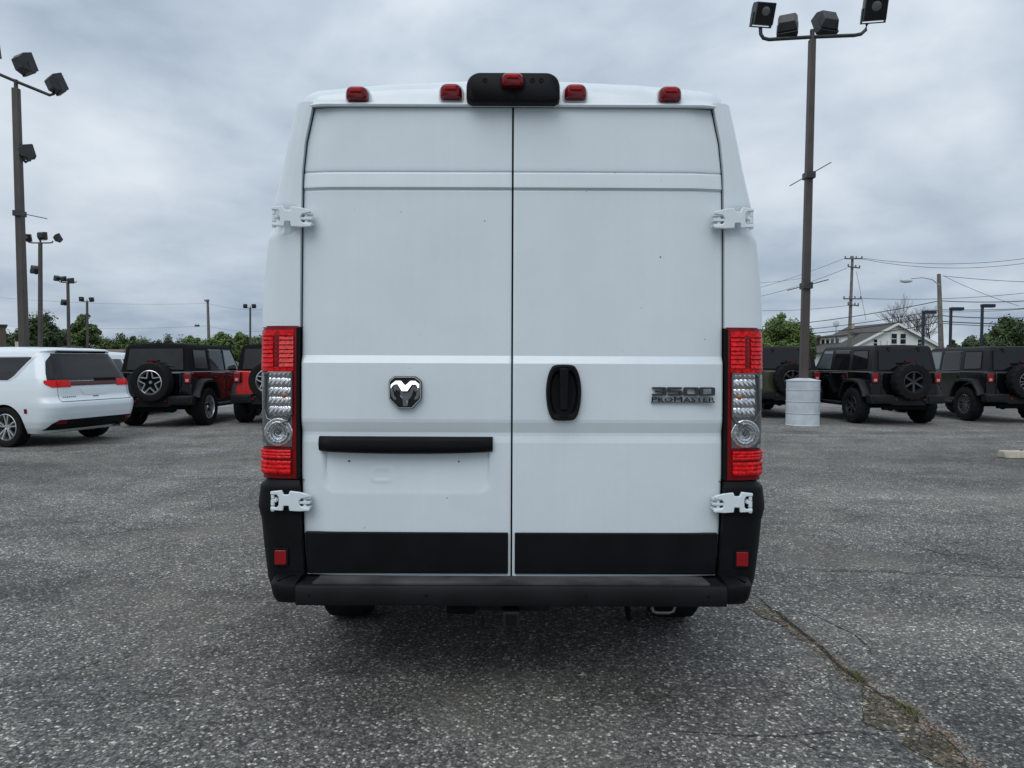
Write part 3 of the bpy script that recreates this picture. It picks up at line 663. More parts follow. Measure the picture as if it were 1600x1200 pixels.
# handle on right door
hx, _ = H(80, 615, -.02); c_ = lambda px, py, y=-.02: (H(px - 800, py, y)[0], ZP(py, y))
HO = [(868, 570), (893, 570), (901, 577), (906, 592), (908, 612), (906, 634), (901, 650), (893, 656), (868, 656), (860, 650), (855, 634), (853, 612), (855, 592), (860, 577)]
def smooth_loop(p, n=4):
    out = []; k = len(p)
    for i in range(k):
        a, b, c, d = [Vector(p[(i + j) % k]) for j in (-1, 0, 1, 2)]
        for q in range(n):
            t = q / n; out.append(tuple(.5 * ((2 * b) + (c - a) * t + (2 * a - 5 * b + 4 * c - d) * t * t + (3 * b - a - 3 * c + d) * t ** 3)))
    return out
HO = smooth_loop(HO)
m = MB(); o_ = [c_(*p) for p in HO]; ctr = c_(880.5, 613)
def ringp(s, y): return [(ctr[0] + (a - ctr[0]) * s, y, ctr[1] + (b - ctr[1]) * s) for a, b in o_]
RW = [ringp(1.0, -.005), ringp(1.0, -.034), ringp(.94, -.042), ringp(.80, -.040), ringp(.70, -.022), ringp(.5, -.019)]
k = len(o_); v = [p for r in RW for p in r]
m.add(v, [(i * k + j, i * k + (j + 1) % k, (i + 1) * k + (j + 1) % k, (i + 1) * k + j) for i in range(5) for j in range(k)] + [tuple(range(5 * k, 6 * k))])
hnd = m.build('door_handle', 'black_plastic', RD, smooth=50, bevel=.001)
g = MB(); a = c_(874, 575); b = c_(887, 640)
g.prism([(a[0], b[1]), (b[0], b[1]), (b[0], a[1]), (a[0], a[1])], 'y', -.056, -.036)
g.build('handle_grip', 'black_plastic', hnd, bevel=.005, seg=3)
g = MB(); a = c_(873, 641); b = c_(888, 651); g.prism(rrect(a[0], b[0], b[1], a[1], .004), 'y', -.045, -.036); g.build('key_cover', 'black_plastic', hnd, bevel=.001)

# badge
def glyph(mb, ch, x0, w, z0, h, y0, y1):
    t = h * .19; tv = w * .19; md = z0 + h * .5
    def hbar(zc, a=0, b=1): mb.prism([(x0 + w * a, zc - t / 2), (x0 + w * b, zc - t / 2), (x0 + w * b, zc + t / 2), (x0 + w * a, zc + t / 2)], 'y', y0, y1)
    def vbar(left, lo, hi):
        xa = x0 if left else x0 + w - tv
        mb.prism([(xa, lo), (xa + tv, lo), (xa + tv, hi), (xa, hi)], 'y', y0 + .0003, y1 - .0003)
    top, bot = z0 + h - t / 2, z0 + t / 2
    hbar(top, .06, .94); hbar(bot, .06, .94)
    if ch == '0': vbar(1, z0 + t * .4, z0 + h - t * .4); vbar(0, z0 + t * .4, z0 + h - t * .4)
    elif ch == '3': hbar(md, .25, .94); vbar(0, z0 + t * .4, z0 + h - t * .4)
    elif ch == '5': hbar(md, .0, .94); vbar(1, md, z0 + h); vbar(0, z0 + t * .4, md)
zb0, zb1 = ZP(617, -.025), ZP(604, -.025)
x0 = H(1018 - 800, 610, -.025)[0]; x1 = H(1117 - 800, 610, -.025)[0]; cw = (x1 - x0) / 4.24
for i, ch in enumerate('3500'):
    m = MB(); glyph(m, ch, x0 + i * cw * 1.08, cw, zb0, zb1 - zb0, -.0295, -.012)
    o = m.build('badge_digit', 'badgeside', RD, smooth=0); 
    m = MB(); glyph(m, ch, x0 + i * cw * 1.08 + cw * .02, cw * .96, zb0 + .0008, (zb1 - zb0) * .955, -.0312, -.0296); m.build('digit_face', 'badgeface', o, smooth=0)
def text_mesh(body, x0, x1, z0, z1, y, ext, mat, name, parent, off=.02):
    cu = bpy.data.curves.new('t', 'FONT'); cu.body = body; cu.size = 1; cu.extrude = .5; cu.offset = off; cu.resolution_u = 3; cu.small_caps_scale = .86
    for i, ch in enumerate(cu.body): cu.body_format[i].use_small_caps = ch.islower()
    ob = bpy.data.objects.new('t', cu); COL.objects.link(ob); dg = bpy.context.evaluated_depsgraph_get(); dg.update()
    me = bpy.data.meshes.new_from_object(ob.evaluated_get(dg)); bpy.data.objects.remove(ob)
    c = np.array([v.co[:] for v in me.vertices]); lo, hi = c.min(0), c.max(0)
    for v in me.vertices:
        v.co = (x0 + (v.co.x - lo[0]) / (hi[0] - lo[0]) * (x1 - x0), y - ext * (v.co.z / .5 + 1) / 2, z0 + (v.co.y - lo[1]) / (hi[1] - lo[1]) * (z1 - z0))
    o = bpy.data.objects.new(name, me); COL.objects.link(o); me.materials.clear(); me.materials.append(M[mat]); o.parent = parent; return o
text_mesh('ProMaster', x0 + .001, x1, ZP(627, -.025), ZP(619, -.025), -.020, .009, 'blackchrome', 'badge_lettering', RD, .0)
MB().box(x0, x1, -.0245, -.012, ZP(628.5, -.025), ZP(627, -.025)).build('badge_underline', 'emblemgrey', RD, smooth=0)

# ---- tail lamps
for sd_ in (-1, 1):
    lfs = lambda z: hs(z) - .013
    lamp = pil_patch(.02, 1.0, ZP(747, .03), ZP(511, .03), .006, sd_, 6, 14, lfs).build('tail_lamp', 'reddark', van, smooth=50)
    z = lambda py: ZP(py, .02)
    pilp = lambda *k: pil_patch(*k, **{'fs': lfs}); pill = lambda f, z_, o_, q_: pil(f, z_, o_, q_, lfs)
    # dark inner edge
    pilp(0.0, .07, z(747), z(514), .0075, sd_, 6, 4).build('lamp_inner_edge', 'seal', lamp)
    def ribs(n, z0, z1, d): return lambda f, zz: .011 + d * (1 - ((zz - z0) / (z1 - z0) * n) % 1.0)
    a0, a1 = pf(338, 550), pf(357, 550)
    for (f0, f1) in ((.13, .46), (.61, .90)):
        zl = z(574); zh = z(526)
        pilp(f0, f1, zl, zh, ribs(7, zl, zh, .007), sd_, 70, 8).build('red_lens', 'red', lamp, smooth=25)
    pilp(.90, .985, z(574), z(526), .0115, sd_, 4, 6).build('red_lens', 'red', lamp)
    pilp(.46, .61, z(574), z(524), .010, sd_, 4, 4).build('lamp_centre_strip', 'reddark', lamp)
    for i in range(7):
        p = pill(.54, z(532 + i * 6.2), .012, sd_); mm = MB(); mm.lathe([(0, -.002), (.003, -.0012), (.0035, .001)], 'y', 8, p); mm.build('lamp_diode', 'red', lamp)
    pilp(.13, .985, z(581), z(574.5), .0125, sd_, 2, 10).build('red_lens', 'red', lamp)
    pilp(.13, .985, z(525.5), z(517), .010, sd_, 2, 10).build('red_lens', 'red', lamp)
    # clear window: grey backing, ribbed indicator, round reversing reflector
    pilp(.17, .97, z(698), z(582), .0085, sd_, 4, 12).build('clear_window', 'greyhouse', lamp)
    zl, zh = z(650), z(584)
    pilp(.19, .70, zl, zh, lambda f, zz: .010 + .007 * abs(math.sin((zz - zl) / (zh - zl) * 4.5 * math.pi)) ** .7 + .0016 * math.sin(f * 60 + zz * 240), sd_, 80, 24).build('indicator_reflector', 'reflector', lamp, smooth=20)
    p = pill(.34, z(618), .0, sd_); mm = MB(); mm.lathe([(0, -.020), (.007, -.018), (.0125, -.013), (.014, -.004)], 'y', 16, p); mm.build('amber_bulb', 'amber', lamp)
    # bezel round the indicator (slanted lower edge)
    bz = [(.17, 583), (.72, 583), (.80, 588), (.84, 640), (.74, 655), (.45, 662), (.24, 657), (.17, 648)]
    pts = [pill(f, z(py), .015, sd_) for f, py in bz]; mm = MB(); mm.tube(pts + [pts[0]], .0042, 8); mm.build('indicator_bezel', 'greyhouse', lamp)
    pilp(.86, .965, z(606), z(584), .011, sd_, 2, 6).build('chrome_flash', 'reflector', lamp)
    pc = pill(.50, z(676), .0, sd_)
    mm = MB(); mm.lathe([(0, -.008), (.014, -.012), (.016, -.019), (.020, -.013), (.026, -.014), (.028, -.021), (.033, -.014), (.039, -.015), (.042, -.022), (.046, -.016), (.056, -.016), (.060, -.012), (.060, -.002)], 'y', 36, pc, mod=lambda i, j: 1 + (.035 if j % 2 and 2 < i < 10 else 0))
    rv = mm.build('reversing_reflector', 'reflector', lamp, smooth=25)
    mm = MB(); mm.lathe([(0, -.018), (.008, -.017), (.013, -.009)], 'y', 14, pc); mm.build('bulb', 'greyhouse', rv)
    zl, zh = z(742), z(701)
    pilp(.17, .985, zl, zh, .0095, sd_, 2, 10).build('red_lens', 'reddark', lamp)
    for (q0, q1, f0, f1) in ((717, 703, .19, .96), (740, 720, .19, .96)):
        zl, zh = z(q0), z(q1); pilp(f0, f1, zl, zh, lambda f, zz: .012 + .003 * abs(math.sin((zz - zl) / (zh - zl) * 3 * math.pi)) + .003 * abs(math.sin(f * 22)), sd_, 14, 20).build('lower_red_lens', 'red', lamp, smooth=20)
    pilp(.8, .95, z(698), z(693.5), .011, sd_, 1, 4).build('chrome_flash', 'chrome', lamp)

    # ---- bumper corner
    zlo, zhi = ZP(924, .05), ZP(748, .05); rows = []; zl_ = list(np.linspace(zlo, zhi, 50))
    for zz in zl_:
        topin = sstep(ZP(758, .05), zhi, zz); off = .018 - .012 * topin
        off += .004 * sstep(ZP(803), ZP(800), zz) - .004 * sstep(ZP(800), ZP(770), zz)
        r = [pil(f, zz, off, sd_, hb, .13) for f in np.linspace(0, 1, 26) ** .7]
        rows.append([(r[0][0], .03, zz)] + r + [(r[-1][0], .5, zz)])
    m = MB(); m.grid(rows); top = rows[-1]; m.add(top + [(p[0] * .97, p[1] + .03, p[2]) for p in top], [(i, i + 1, len(top) + i + 1, len(top) + i) for i in range(len(top) - 1)])
    cn = m.build('bumper_corner', 'black_plastic', van, smooth=40)
    x, zr0 = H(800 - 452 if 1 else 0, 881, .0); x2, zr1 = H(368, 859, .0)
    m = MB(); m.prism(rrect(*sorted((sd_ * (x + .002), sd_ * (x2 - .002))), zr0, zr1, .005), 'y', -.026, .03); rf_ = m.build('bumper_reflector', 'jlamp', cn, bevel=.002)
    m = MB(); m.prism(rrect(*sorted((sd_ * (x - .006), sd_ * (x2 + .006))), zr0 - .008, zr1 + .008, .007), 'y', -.0235, .03); m.build('reflector_frame', 'seal', cn, bevel=.002)

# ---- step bumper
zst = ZP(916, -.15); zbt = ZP(949, -.14); zdb = ZP(902, .01)
path = [(-.865 + 1.73 * i / 16, -.15) for i in range(17)]
def sweep(path, prof):
    rows = []
    for i, (x, y) in enumerate(path):
        a = path[max(0, i - 1)]; b = path[min(len(path) - 1, i + 1)]; t = Vector((b[0] - a[0], b[1] - a[1])).normalized(); n = Vector((t.y, -t.x))
        rows.append([(x + n.x * o, y + n.y * o, zz) for o, zz in prof])
    return rows
prof = [(-.30, zbt + .03), (-.03, zbt), (-.008, zbt + .006), (0, zbt + .02), (0, zst - .014), (-.006, zst - .003), (-.016, zst), (-.19, zdb), (-.19, zbt + .03)]
rows = sweep(path, prof); m = MB(); m.grid(rows); m.add(rows[0], [tuple(range(len(prof)))]); m.add(rows[-1], [tuple(range(len(prof)))])
bump = m.build('step_bumper', 'step_plastic', van, smooth=35)
M['marker'] = pm('marker_red', (0.36, 0.006, 0.010), 0.08, spec=.35)
pd = MB(); pd.hexa([(-.84, -.130, zst - .01), (.84, -.130, zst - .01), (.82, .02, zdb - .01), (-.82, .02, zdb - .01)], [(-.84, -.130, zst + .0045), (.84, -.130, zst + .0045), (.82, .02, zdb + .002), (-.82, .02, zdb + .002)]); pd.build('step_pad', 'step_plastic', bump, smooth=0)
for i in range(6):
    y = -.128 + i * .021; zz = zst + (zdb - zst) * ((y + .134) / .174)
    m = MB(); m.box(-.80, .80, y - .005, y + .005, zz - .006, zz + .009); m.build('step_rib', 'dust', bump, bevel=.0015)
for hx_ in (-.81, -.34, .30, .79):
    m = MB(); m.lathe([(0, -.1525), (.006, -.1525), (.006, -.145)], 'y', 14, (hx_, 0, (zst + zbt) / 2 + .005)); m.build('sensor_plug', 'seal', bump)
for sd_ in (-1, 1):
    pth = [(.8675, -.149), (.915, -.146), (.95, -.138), (.970, -.122), (.982, -.095), (.992, -.04), (.999, .03), (1.005, .15), (1.005, .45)]
    if sd_ < 0: pth = [(-a, b) for a, b in pth][::-1]
    pe = [(-.10, zbt + .01), (-.05, zbt + .003), (-.026, zbt + .009), (-.010, zbt + .03), (0, zst - .014), (-.005, zst - .001), (-.02, zst + .006), (-.09, zst + .018), (-.12, zst + .016), (-.10, zbt + .01)]
    rows = sweep(pth, pe); m = MB(); m.grid(rows); m.add(rows[0], [tuple(range(len(pe)))]); m.add(rows[-1], [tuple(range(len(pe)))])
    m.build('bumper_end_cap', 'black_plastic', van, smooth=40)

# ---- roof header, lip, marker lamps, camera pod
TOPX = [0, 73, 190, 270, 300, 318, 327]; TOPY = [127, 128, 133.5, 141, 144.5, 147, 153]
m = MB(); cols = []
for u in np.linspace(-1, 1, 81):
    hw = abs(u) * 327; e = max(0, (abs(u) - .9) / .1); py = interp(hw, TOPX, TOPY)
    x, zt_ = H(hw, py, .10); s = 1 if u > 0 else -1
    xx = lambda p, y: s * H(hw, p, y)[0]
    yb = .03 * e ** 2
    col = [(xx(166.5, 0), .03, ZP(166.5)), (xx(166.5, -.014), -.014 + yb, ZP(166.5, -.014)), (xx(163, -.016), -.018 + yb, ZP(163.5, -.016)), (xx(160, -.012), -.010 + yb, ZP(160.5, -.012)), (xx(159, .016), .016 + yb, ZP(160, .016))]
    z_a = ZP(160, .016)
    for t in (.15, .35, .55, .75, .9, 1.0):
        q = math.sin(t * math.pi / 2); col.append((xx(159, .016) + (s * x - xx(159, .016)) * t, .02 + yb + .085 * (1 - math.cos(t * math.pi / 2)) , z_a + (zt_ - z_a) * q))
    col += [(s * x * .993, .17, zt_ + .006), (s * x * .98, .32, zt_ - .006), (s * x * .95, .6, zt_ - .06), (s * x * .85, .9, zt_ - .2)]
    cols.append(col)
m.grid(cols); hdr = m.build('roof_header', 'white', van, smooth=50)
def marker(cx, py0, py1, parent, y, yo, gm_='white'):
    x, z0 = H(cx, py1, y); _, z1 = H(cx, py0, y); h = z1 - z0; w = .0455
    RWs = []
    for (sc, yy) in ((1.0, yo), (1.0, yo - .018), (.93, yo - .032), (.74, yo - .042)):
        RWs.append([(x + a * sc, yy, (z0 + z1) / 2 + b * sc) for a, b in rrect(-w, w, -h / 2, h / 2, [.012, .012, h * .45, h * .45], 5)])
    mm = MB(); k = len(RWs[0]); mm.add([p for r in RWs for p in r], [(i * k + j, i * k + (j + 1) % k, (i + 1) * k + (j + 1) % k, (i + 1) * k + j) for i in range(3) for j in range(k)] + [tuple(range(3 * k, 4 * k))])
    o = mm.build('marker_lamp', 'reddark', parent, smooth=50)
    mm = MB(); mm.prism(rrect(x - w * .55, x + w * .55, (z0 + z1) / 2 - h * .05, (z0 + z1) / 2 + h * .33, .006), 'y', yo - .049, yo - .03); mm.build('lamp_dome', 'marker', o, bevel=.006, seg=3)
    mm = MB(); mm.prism([(x + a * 1.14, (z0 + z1) / 2 + b * 1.18) for a, b in rrect(-w, w, -h / 2, h / 2, [.012, .012, h * .45, h * .45], 5)], 'y', yo - .006, yo + .06); mm.build('lamp_gasket', gm_, o, bevel=.002)
marker(-243, 138, 159.5, hdr, .0, .012); marker(-97, 132, 155.5, hdr, .0, .02); marker(97.5, 132, 155, hdr, .0, .02); marker(244.5, 136, 158.5, hdr, .0, .012)
x0, z0 = H(73.5, 161, -.05); _, z1 = H(73.5, 114, -.05)
out = rrect(-x0, x0, z0, z1, [.026, .026, .05, .05], 7)
RWs = [[(a * s, y, (z0 + z1) / 2 + (b - (z0 + z1) / 2) * s) for a, b in out] for s, y in ((1, .12), (1, -.03), (.985, -.048), (.95, -.058), (.90, -.062))]
m = MB(); k = len(out); m.add([p for r in RWs for p in r], [(i * k + j, i * k + (j + 1) % k, (i + 1) * k + (j + 1) % k, (i + 1) * k + j) for i in range(4) for j in range(k)] + [tuple(range(4 * k, 5 * k)), tuple(range(k))])
pod = m.build('camera_pod', 'black_plastic', van, smooth=50)
marker(-1, 118, 138.5, pod, -.06, -.058, 'black_plastic')
for cx in (-44, 30, 44):
    x, z = H(cx, 126, -.06); mm = MB(); mm.lathe([(0, -.0625), (.006, -.0625), (.008, -.064), (.010, -.062)], 'y', 16, (x, 0, z)); mm.build('pod_button', 'black_plastic', pod)
mm = MB(); mm.lathe([(0, -.062), (.014, -.0655), (.02, -.064), (.022, -.05)], 'y', 18, (0, 0, z0 + .03)); mm.build('camera_eye', 'seal', pod)

# ---- underneath
m = MB(); m.box(-.80, .80, .12, 6.0, .40, .46); m.build('underfloor', 'under', van)
for s in (-1, 1):
    m = MB(); m.box(s * .45 - .04, s * .45 + .04, 0.5, 5.6, .38, .43); m.build('chassis_rail', 'under', van)
m = MB(); m.tube([(-.8, 1.0, .33), (.8, 1.0, .33)], .05, 12); m.build('rear_axle', 'steel', van)
for s in (-1, 1):
    for y in (1.0, 5.05): add_wheel(van, s * .885, y, .345, .225, .2, 8, 'plain', 'steel', s)
m = MB(); m.box(-.035, .035, -.13, .10, .345, .41); m.box(-.16, .16, .02, .09, .36, .42); ht = m.build('tow_hitch', 'steel', van, bevel=.006)
m = MB(); m.box(-.022, .022, -.133, -.12, .356, .398); m.build('hitch_socket', 'seal', ht)
m = MB(); m.tube([(-.29, -.02, .40), (-.30, -.03, .35), (-.29, -.03, .345), (-.24, -.02, .34)], .004, 6); m.build('trailer_wire', 'steel', van)
m = MB(); m.tube([(.585, -.03, .40), (.592, -.03, .380), (.61, -.03, .374), (.66, -.03, .374), (.678, -.03, .380), (.685, -.03, .40)], .0075, 8); m.build('tow_ring', 'greyhouse', van)
m = MB(); m.tube([(.50, .10, .40), (.505, .06, .33), (.51, .05, .31)], .012, 8); m.build('exhaust_bracket', 'under', van)
m = MB(); m.lathe([(.30, -.09), (.33, -.05), (.33, .05), (.30, .09), (.2, .09), (.2, -.09), (.30, -.09)], 'z', 36, (0, 2.1, .33)); m.build('spare_tyre', 'tyre', van)
m = MB(); m.box(-.27, -.15, -.03, .03, .362, .42); m.build('trailer_socket', 'under', van, bevel=.008)
# ---- front end (out of sight from behind)
def vside(z, y): return vr.side_t(z, y)
for s in (-1, 1):
    lo, hi = (lambda z: s * vside(z, 4.05)), (lambda z: s * vside(z, interp(z, [1.3, 2.0], [5.3, 4.75])))
    vr.patch(1.32, 1.98, lo, hi, .004, 8, 10).build('cab_window', 'glass', van, smooth=40)
    m = MB(); m.box(s * 1.06 - .09, s * 1.06 + .09, 5.0, 5.14, 1.25, 1.62); m.tube([(s * .98, 5.1, 1.32), (s * 1.06, 5.08, 1.32)], .03, 8); m.build('door_mirror', 'black_plastic', van, bevel=.03)
    m = MB(); m.prism(rrect(s * .74 - .16, s * .74 + .16, 1.0, 1.22, .05), 'y', 5.95, 6.06); m.build('headlamp', 'reflector', van, bevel=.01)
for s in (-1, 1):
    vr.patch(.60, .74, lambda z: s * vside(z, .55), lambda z: s * vside(z, 5.4), .012, 2, 40).build('side_moulding', 'black_plastic', van, smooth=40)
    for y in (2.6, 3.95): vr.patch(.52, 2.2, lambda z: s * vside(z, y - .004), lambda z: s * vside(z, y + .004), .002, 20, 1).build('door_seam', 'seal', van)
rows = []
for i in range(9):
    z = 1.34 + i * .08; yr_, yf_, w_, _, rf2 = vr.prm(z); rows.append([((w_ - .22) * (2 * j / 12 - 1), yf_ + .004, z) for j in range(13)])
m = MB(); m.grid(rows); m.build('windscreen', 'glass', van)
m = MB(); m.box(-.9, .9, 6.1, 6.33, .34, .72); m.build('front_bumper', 'black_plastic', van, bevel=.06)

# ================================================================== four-door open-country vehicles
def make_suv(X, Y, rz, label, paint, soft, rimmat, style, spokes, lugs, group):
    t = on_slope(thing('off_road_vehicle', (X, Y, 0), label, 'car', group, rz))
    r, ra, fa = .42, .95, 3.95; top = 1.23; rimr = .262 if soft else .235
    def arch(yc, rr): return [(yc + rr * math.cos(R(a)), .42 + rr * .98 * math.sin(R(a))) for a in range(175, 4, -12)]
    prof = [(.34, .66), (.40, .60)] + arch(ra, .50) + [(1.5, .46), (3.4, .46)] + arch(fa, .50) + [(4.5, .62), (4.5, 1.02), (4.42, 1.10), (3.25, 1.19), (3.1, top), (.34, top)]
    body = MB(); body.prism(prof, 'x', -.79, .79); b = body.build('body', paint, t, smooth=30, bevel=.03, seg=3)
    # wheel wells
    m = MB(); m.box(-.60, .60, .42, 4.4, .42, .80); m.build('chassis', 'under', t)
    # upper
    tp = 'softtop' if soft else 'hardtop'; zt = 1.84
    m = MB(); yb0, yb1, yf0, yf1 = .36, .45, 3.12, 2.72; xb, xt = .765, .665
    cr = .035 if soft else .015
    rows = []
    for (zz, y0, y1, x) in ((top - .005, yb0, yf0, xb), (1.45, yb0 + .035, yf0 - .16, xb - .035), (1.70, yb1 - .01, yf1 + .10, xt + .028), (1.79, yb1 + .01, yf1 + .03, xt), (zt - .012, yb1 + .05, yf1 - .05, xt - .045)):
        rows.append([(-x, y0, zz), (0, y0 - .02, zz + (cr if zz > 1.6 else 0)), (x, y0, zz), (x, (y0 + y1) / 2, zz), (x, y1, zz), (0, y1 + .05, zz + (cr if zz > 1.6 else 0)), (-x, y1, zz), (-x, (y0 + y1) / 2, zz)])
    k = 8; m.add([p for q in rows for p in q], [(i * k + j, i * k + (j + 1) % k, (i + 1) * k + (j + 1) % k, (i + 1) * k + j) for i in range(4) for j in range(k)])
    c = len(m.v); m.add(rows[-1] + [(0, 1.6, zt + cr)], [(i, (i + 1) % 8, 8) for i in range(8)])
    up = m.build('soft_top' if soft else 'hard_top', tp, t, smooth=40, bevel=.02)
    def sx(z): return interp(z, [top, 1.45, 1.70, 1.79], [xb, xb - .035, xt + .028, xt]) 
    def ry(z): return interp(z, [top, 1.45, 1.70, 1.79], [yb0, yb0 + .035, yb1 - .01, yb1 + .01]) - .018
    def pane(poly_yz, s, mat, name, off=.004, parent=None):
        mm = MB(); v = [(s * (sx(z) + off), y, z) for y, z in poly_yz]; w = [(s * (sx(z) - .02), y, z) for y, z in poly_yz]; n = len(v)
        mm.add(v + w, [tuple(range(n))] + [(i, (i + 1) % n, n + (i + 1) % n, n + i) for i in range(n)]); return mm.build(name, mat, parent or t, smooth=0)
    gl = 'vinyl' if soft else 'glass'
    for s in (-1, 1):
        # rear quarter pane, rear door pane, front door pane (each in a frame)
        q1 = [(.60, 1.30), (1.22, 1.28), (1.24, 1.70), (.64, 1.70)]
        q2 = [(1.42, 1.28), (2.10, 1.27), (2.10, 1.71), (1.44, 1.71)]
        q3 = [(2.24, 1.27), (2.96, 1.27), (2.66, 1.71), (2.24, 1.71)]
        for q, mt in ((q1, gl), (q2, 'glass'), (q3, 'paleglass')):
            cy = sum(a for a, _ in q) / 4; cz = sum(b_ for _, b_ in q) / 4
            fr = pane([(cy + (a - cy) * 1.09, cz + (b_ - cz) * 1.10) for a, b_ in q], s, 'seal' if q is q1 else (paint if not soft else paint), 'window_frame', .004)
            pane(q, s, mt, 'window_pane', .009, fr)
        for (y0, y1) in ((1.36, 2.15), (2.18, 3.08)):
            mm = MB(); x_ = s * .7985
            mm.box(*sorted((s * .77, x_)), y0, y1, .56, 1.19); d = mm.build('door', paint, t, bevel=.02)
            mm = MB(); mm.box(*sorted((x_, s * .83)), y0 + .06, y0 + .24, 1.06, 1.10); mm.build('door_handle', 'flare', d, bevel=.008)
            for zz in (.72, 1.05):
                mm = MB(); mm.box(*sorted((x_, s * .815)), y1 - .05, y1 + .06, zz, zz + .05); mm.build('door_hinge', paint, d)
        for yc in (ra, fa):
            pts_o = [(-.57, .66), (-.52, .80), (-.34, 1.00), (-.12, 1.05), (.16, 1.05), (.36, 1.0), (.52, .78), (.58, .60)]
            mm = MB(); rows2 = []
            for (dy, zz) in pts_o:
                d = Vector((dy, zz - .45)).normalized(); iy, iz = dy - d.x * .07, zz - d.y * .07
                rows2.append([(s * .77, yc + dy, zz + .01), (s * .90, yc + dy, zz), (s * .945, yc + dy - d.x * .02, zz - d.y * .02), (s * .945, yc + iy, iz), (s * .88, yc + iy, iz), (s * .77, yc + iy, iz)])
            mm.grid(rows2); mm.add(rows2[0], [tuple(range(6))]); mm.add(rows2[-1], [tuple(range(6))]); mm.build('fender_flare', 'flare', t, smooth=40)
            add_wheel(t, s * .80, yc, r, .27, rimr, spokes, style, rimmat, s, lugs)
        # tail lamp
        mm = MB(); mm.box(s * .735 - .085, s * .735 + .085, .265, .40, .955, 1.20); lm = mm.build('tail_lamp', 'blackchrome', t, bevel=.015)
        mm = MB(); mm.box(s * .735 - .068, s * .735 + .068, .255, .30, .975, 1.18); mm.build('red_lens', 'jlamp', lm, bevel=.008)
        mm = MB(); mm.box(s * .735 - .036, s * .735 + .036, .249, .28, 1.0, 1.06); mm.build('reversing_lens', 'revlens', lm, bevel=.006)
        mm = MB(); mm.tube([(s * .86, 1.45, .44), (s * .86, 3.4, .44)], .05, 10); mm.build('side_step', 'flare', t)
        mm = MB(); mm.box(s * .93 - .10, s * .93 + .10, 2.98, 3.08, 1.20, 1.40); mm.build('door_mirror', 'flare', t, bevel=.03)
        # bumper wing
        mm = MB(); mm.hexa([(s * .36, .12, .50), (s * .86, .20, .50), (s * .86, .40, .50), (s * .36, .40, .50)], [(s * .36, .12, .70), (s * .88, .20, .70), (s * .88, .40, .70), (s * .36, .40, .70)]); wg = mm.build('bumper_wing', 'flare', t, bevel=.02)
        mm = MB(); mm.hexa([(s * .44, .118, .54), (s * .80, .176, .54), (s * .80, .25, .54), (s * .44, .25, .54)], [(s * .42, .114, .665), (s * .82, .178, .665), (s * .82, .25, .665), (s * .42, .25, .665)]); mm.build('bumper_recess', 'hardtop', wg, bevel=.01)
        mm = MB(); mm.box(s * .33 - .02, s * .33 + .02, .11, .2, .58, .61); mm.build('rear_reflector', 'jlamp', wg)
    mm = MB(); mm.box(-.4, .4, .16, .42, .46, .66); mm.build('bumper_centre', 'flare', t, bevel=.02)
    mm = MB(); mm.tube([(-.72, .95, .40), (.72, .95, .40)], .045, 10); mm.lathe([(0, -.12), (.09, -.08), (.12, 0), (.09, .08), (0, .12)], 'y', 16, (.05, .95, .40)); mm.build('rear_axle', 'under', t)
    mm = MB(); mm.tube([(-.5, .36, .42), (.45, .30, .43)], .075, 12); mm.build('muffler', 'under', t)
    # tailgate, rear glass
    mm = MB(); mm.box(-.56, .56, .325, .38, .68, 1.205); tg = mm.build('tailgate', paint, t, bevel=.015)
    rp = [(-.62, 1.27), (.62, 1.27), (.585, 1.73), (-.585, 1.73)]
    def rp_m(poly, off, mat, nm, par):
        mm = MB(); v = [(x, ry(z) - off, z) for x, z in poly]; w = [(x, ry(z) + .03, z) for x, z in poly]; n = len(v)
        mm.add(v + w, [tuple(range(n))] + [(i, (i + 1) % n, n + (i + 1) % n, n + i) for i in range(n)]); return mm.build(nm, mat, par, smooth=0)
    rw = rp_m(rp, .012, gl, 'rear_window', t)
    if not soft:
        for s in (-.35, .35):
            mm = MB(); mm.box(s - .03, s + .03, .40, .44, 1.68, 1.79); mm.build('glass_hinge', 'flare', rw, bevel=.006)
    mm = MB(); mm.tube([(.02, .30, 1.30), (.10, .34, 1.36), (.46, .36, 1.33)], .012, 6); mm.build('wiper', 'seal', rw)
    # spare wheel
    sp = tyre_mb(.425, .27, rimr, lugs)
    o = sp.build('spare_wheel', 'tyre', t, smooth=30); o.location = (0.03, .155, 1.0); o.rotation_euler = (0, 0, R(-90))
    rb = rim_mb(rimr, .27, spokes, 1, style).build('rim', rimmat, o, smooth=30)
    d = MB(); d.lathe([(0, -.02), (rimr * .95, -.02), (rimr * .95, 0), (0, 0)], 'x', 24); d.build('wheel_back', 'seal', o)
    mm = MB(); mm.tube([(0.03, .30, 1.32), (.03, .26, 1.42), (.03, .22, 1.455)], .03, 8); mm.box(-.10, .16, .19, .24, 1.44, 1.475); bl = mm.build('brake_lamp_arm', 'seal', t)
    mm = MB(); mm.box(-.07, .13, .18, .21, 1.445, 1.470); mm.build('brake_lamp', 'reddark', bl)
    # front: bonnet, windscreen, grille
    mm = MB(); mm.hexa([(-.60, 3.2, 1.15), (.60, 3.2, 1.15), (.52, 4.42, 1.06), (-.52, 4.42, 1.06)], [(-.60, 3.2, 1.23), (.60, 3.2, 1.23), (.52, 4.42, 1.13), (-.52, 4.42, 1.13)]); mm.build('bonnet', paint, t, bevel=.03)
    mm = MB(); mm.hexa([(-.68, 3.16, 1.24), (.68, 3.16, 1.24), (.68, 3.20, 1.24), (-.68, 3.20, 1.24)], [(-.60, 2.79, 1.76), (.60, 2.79, 1.76), (.60, 2.83, 1.76), (-.60, 2.83, 1.76)]); mm.build('windscreen', 'paleglass', t)
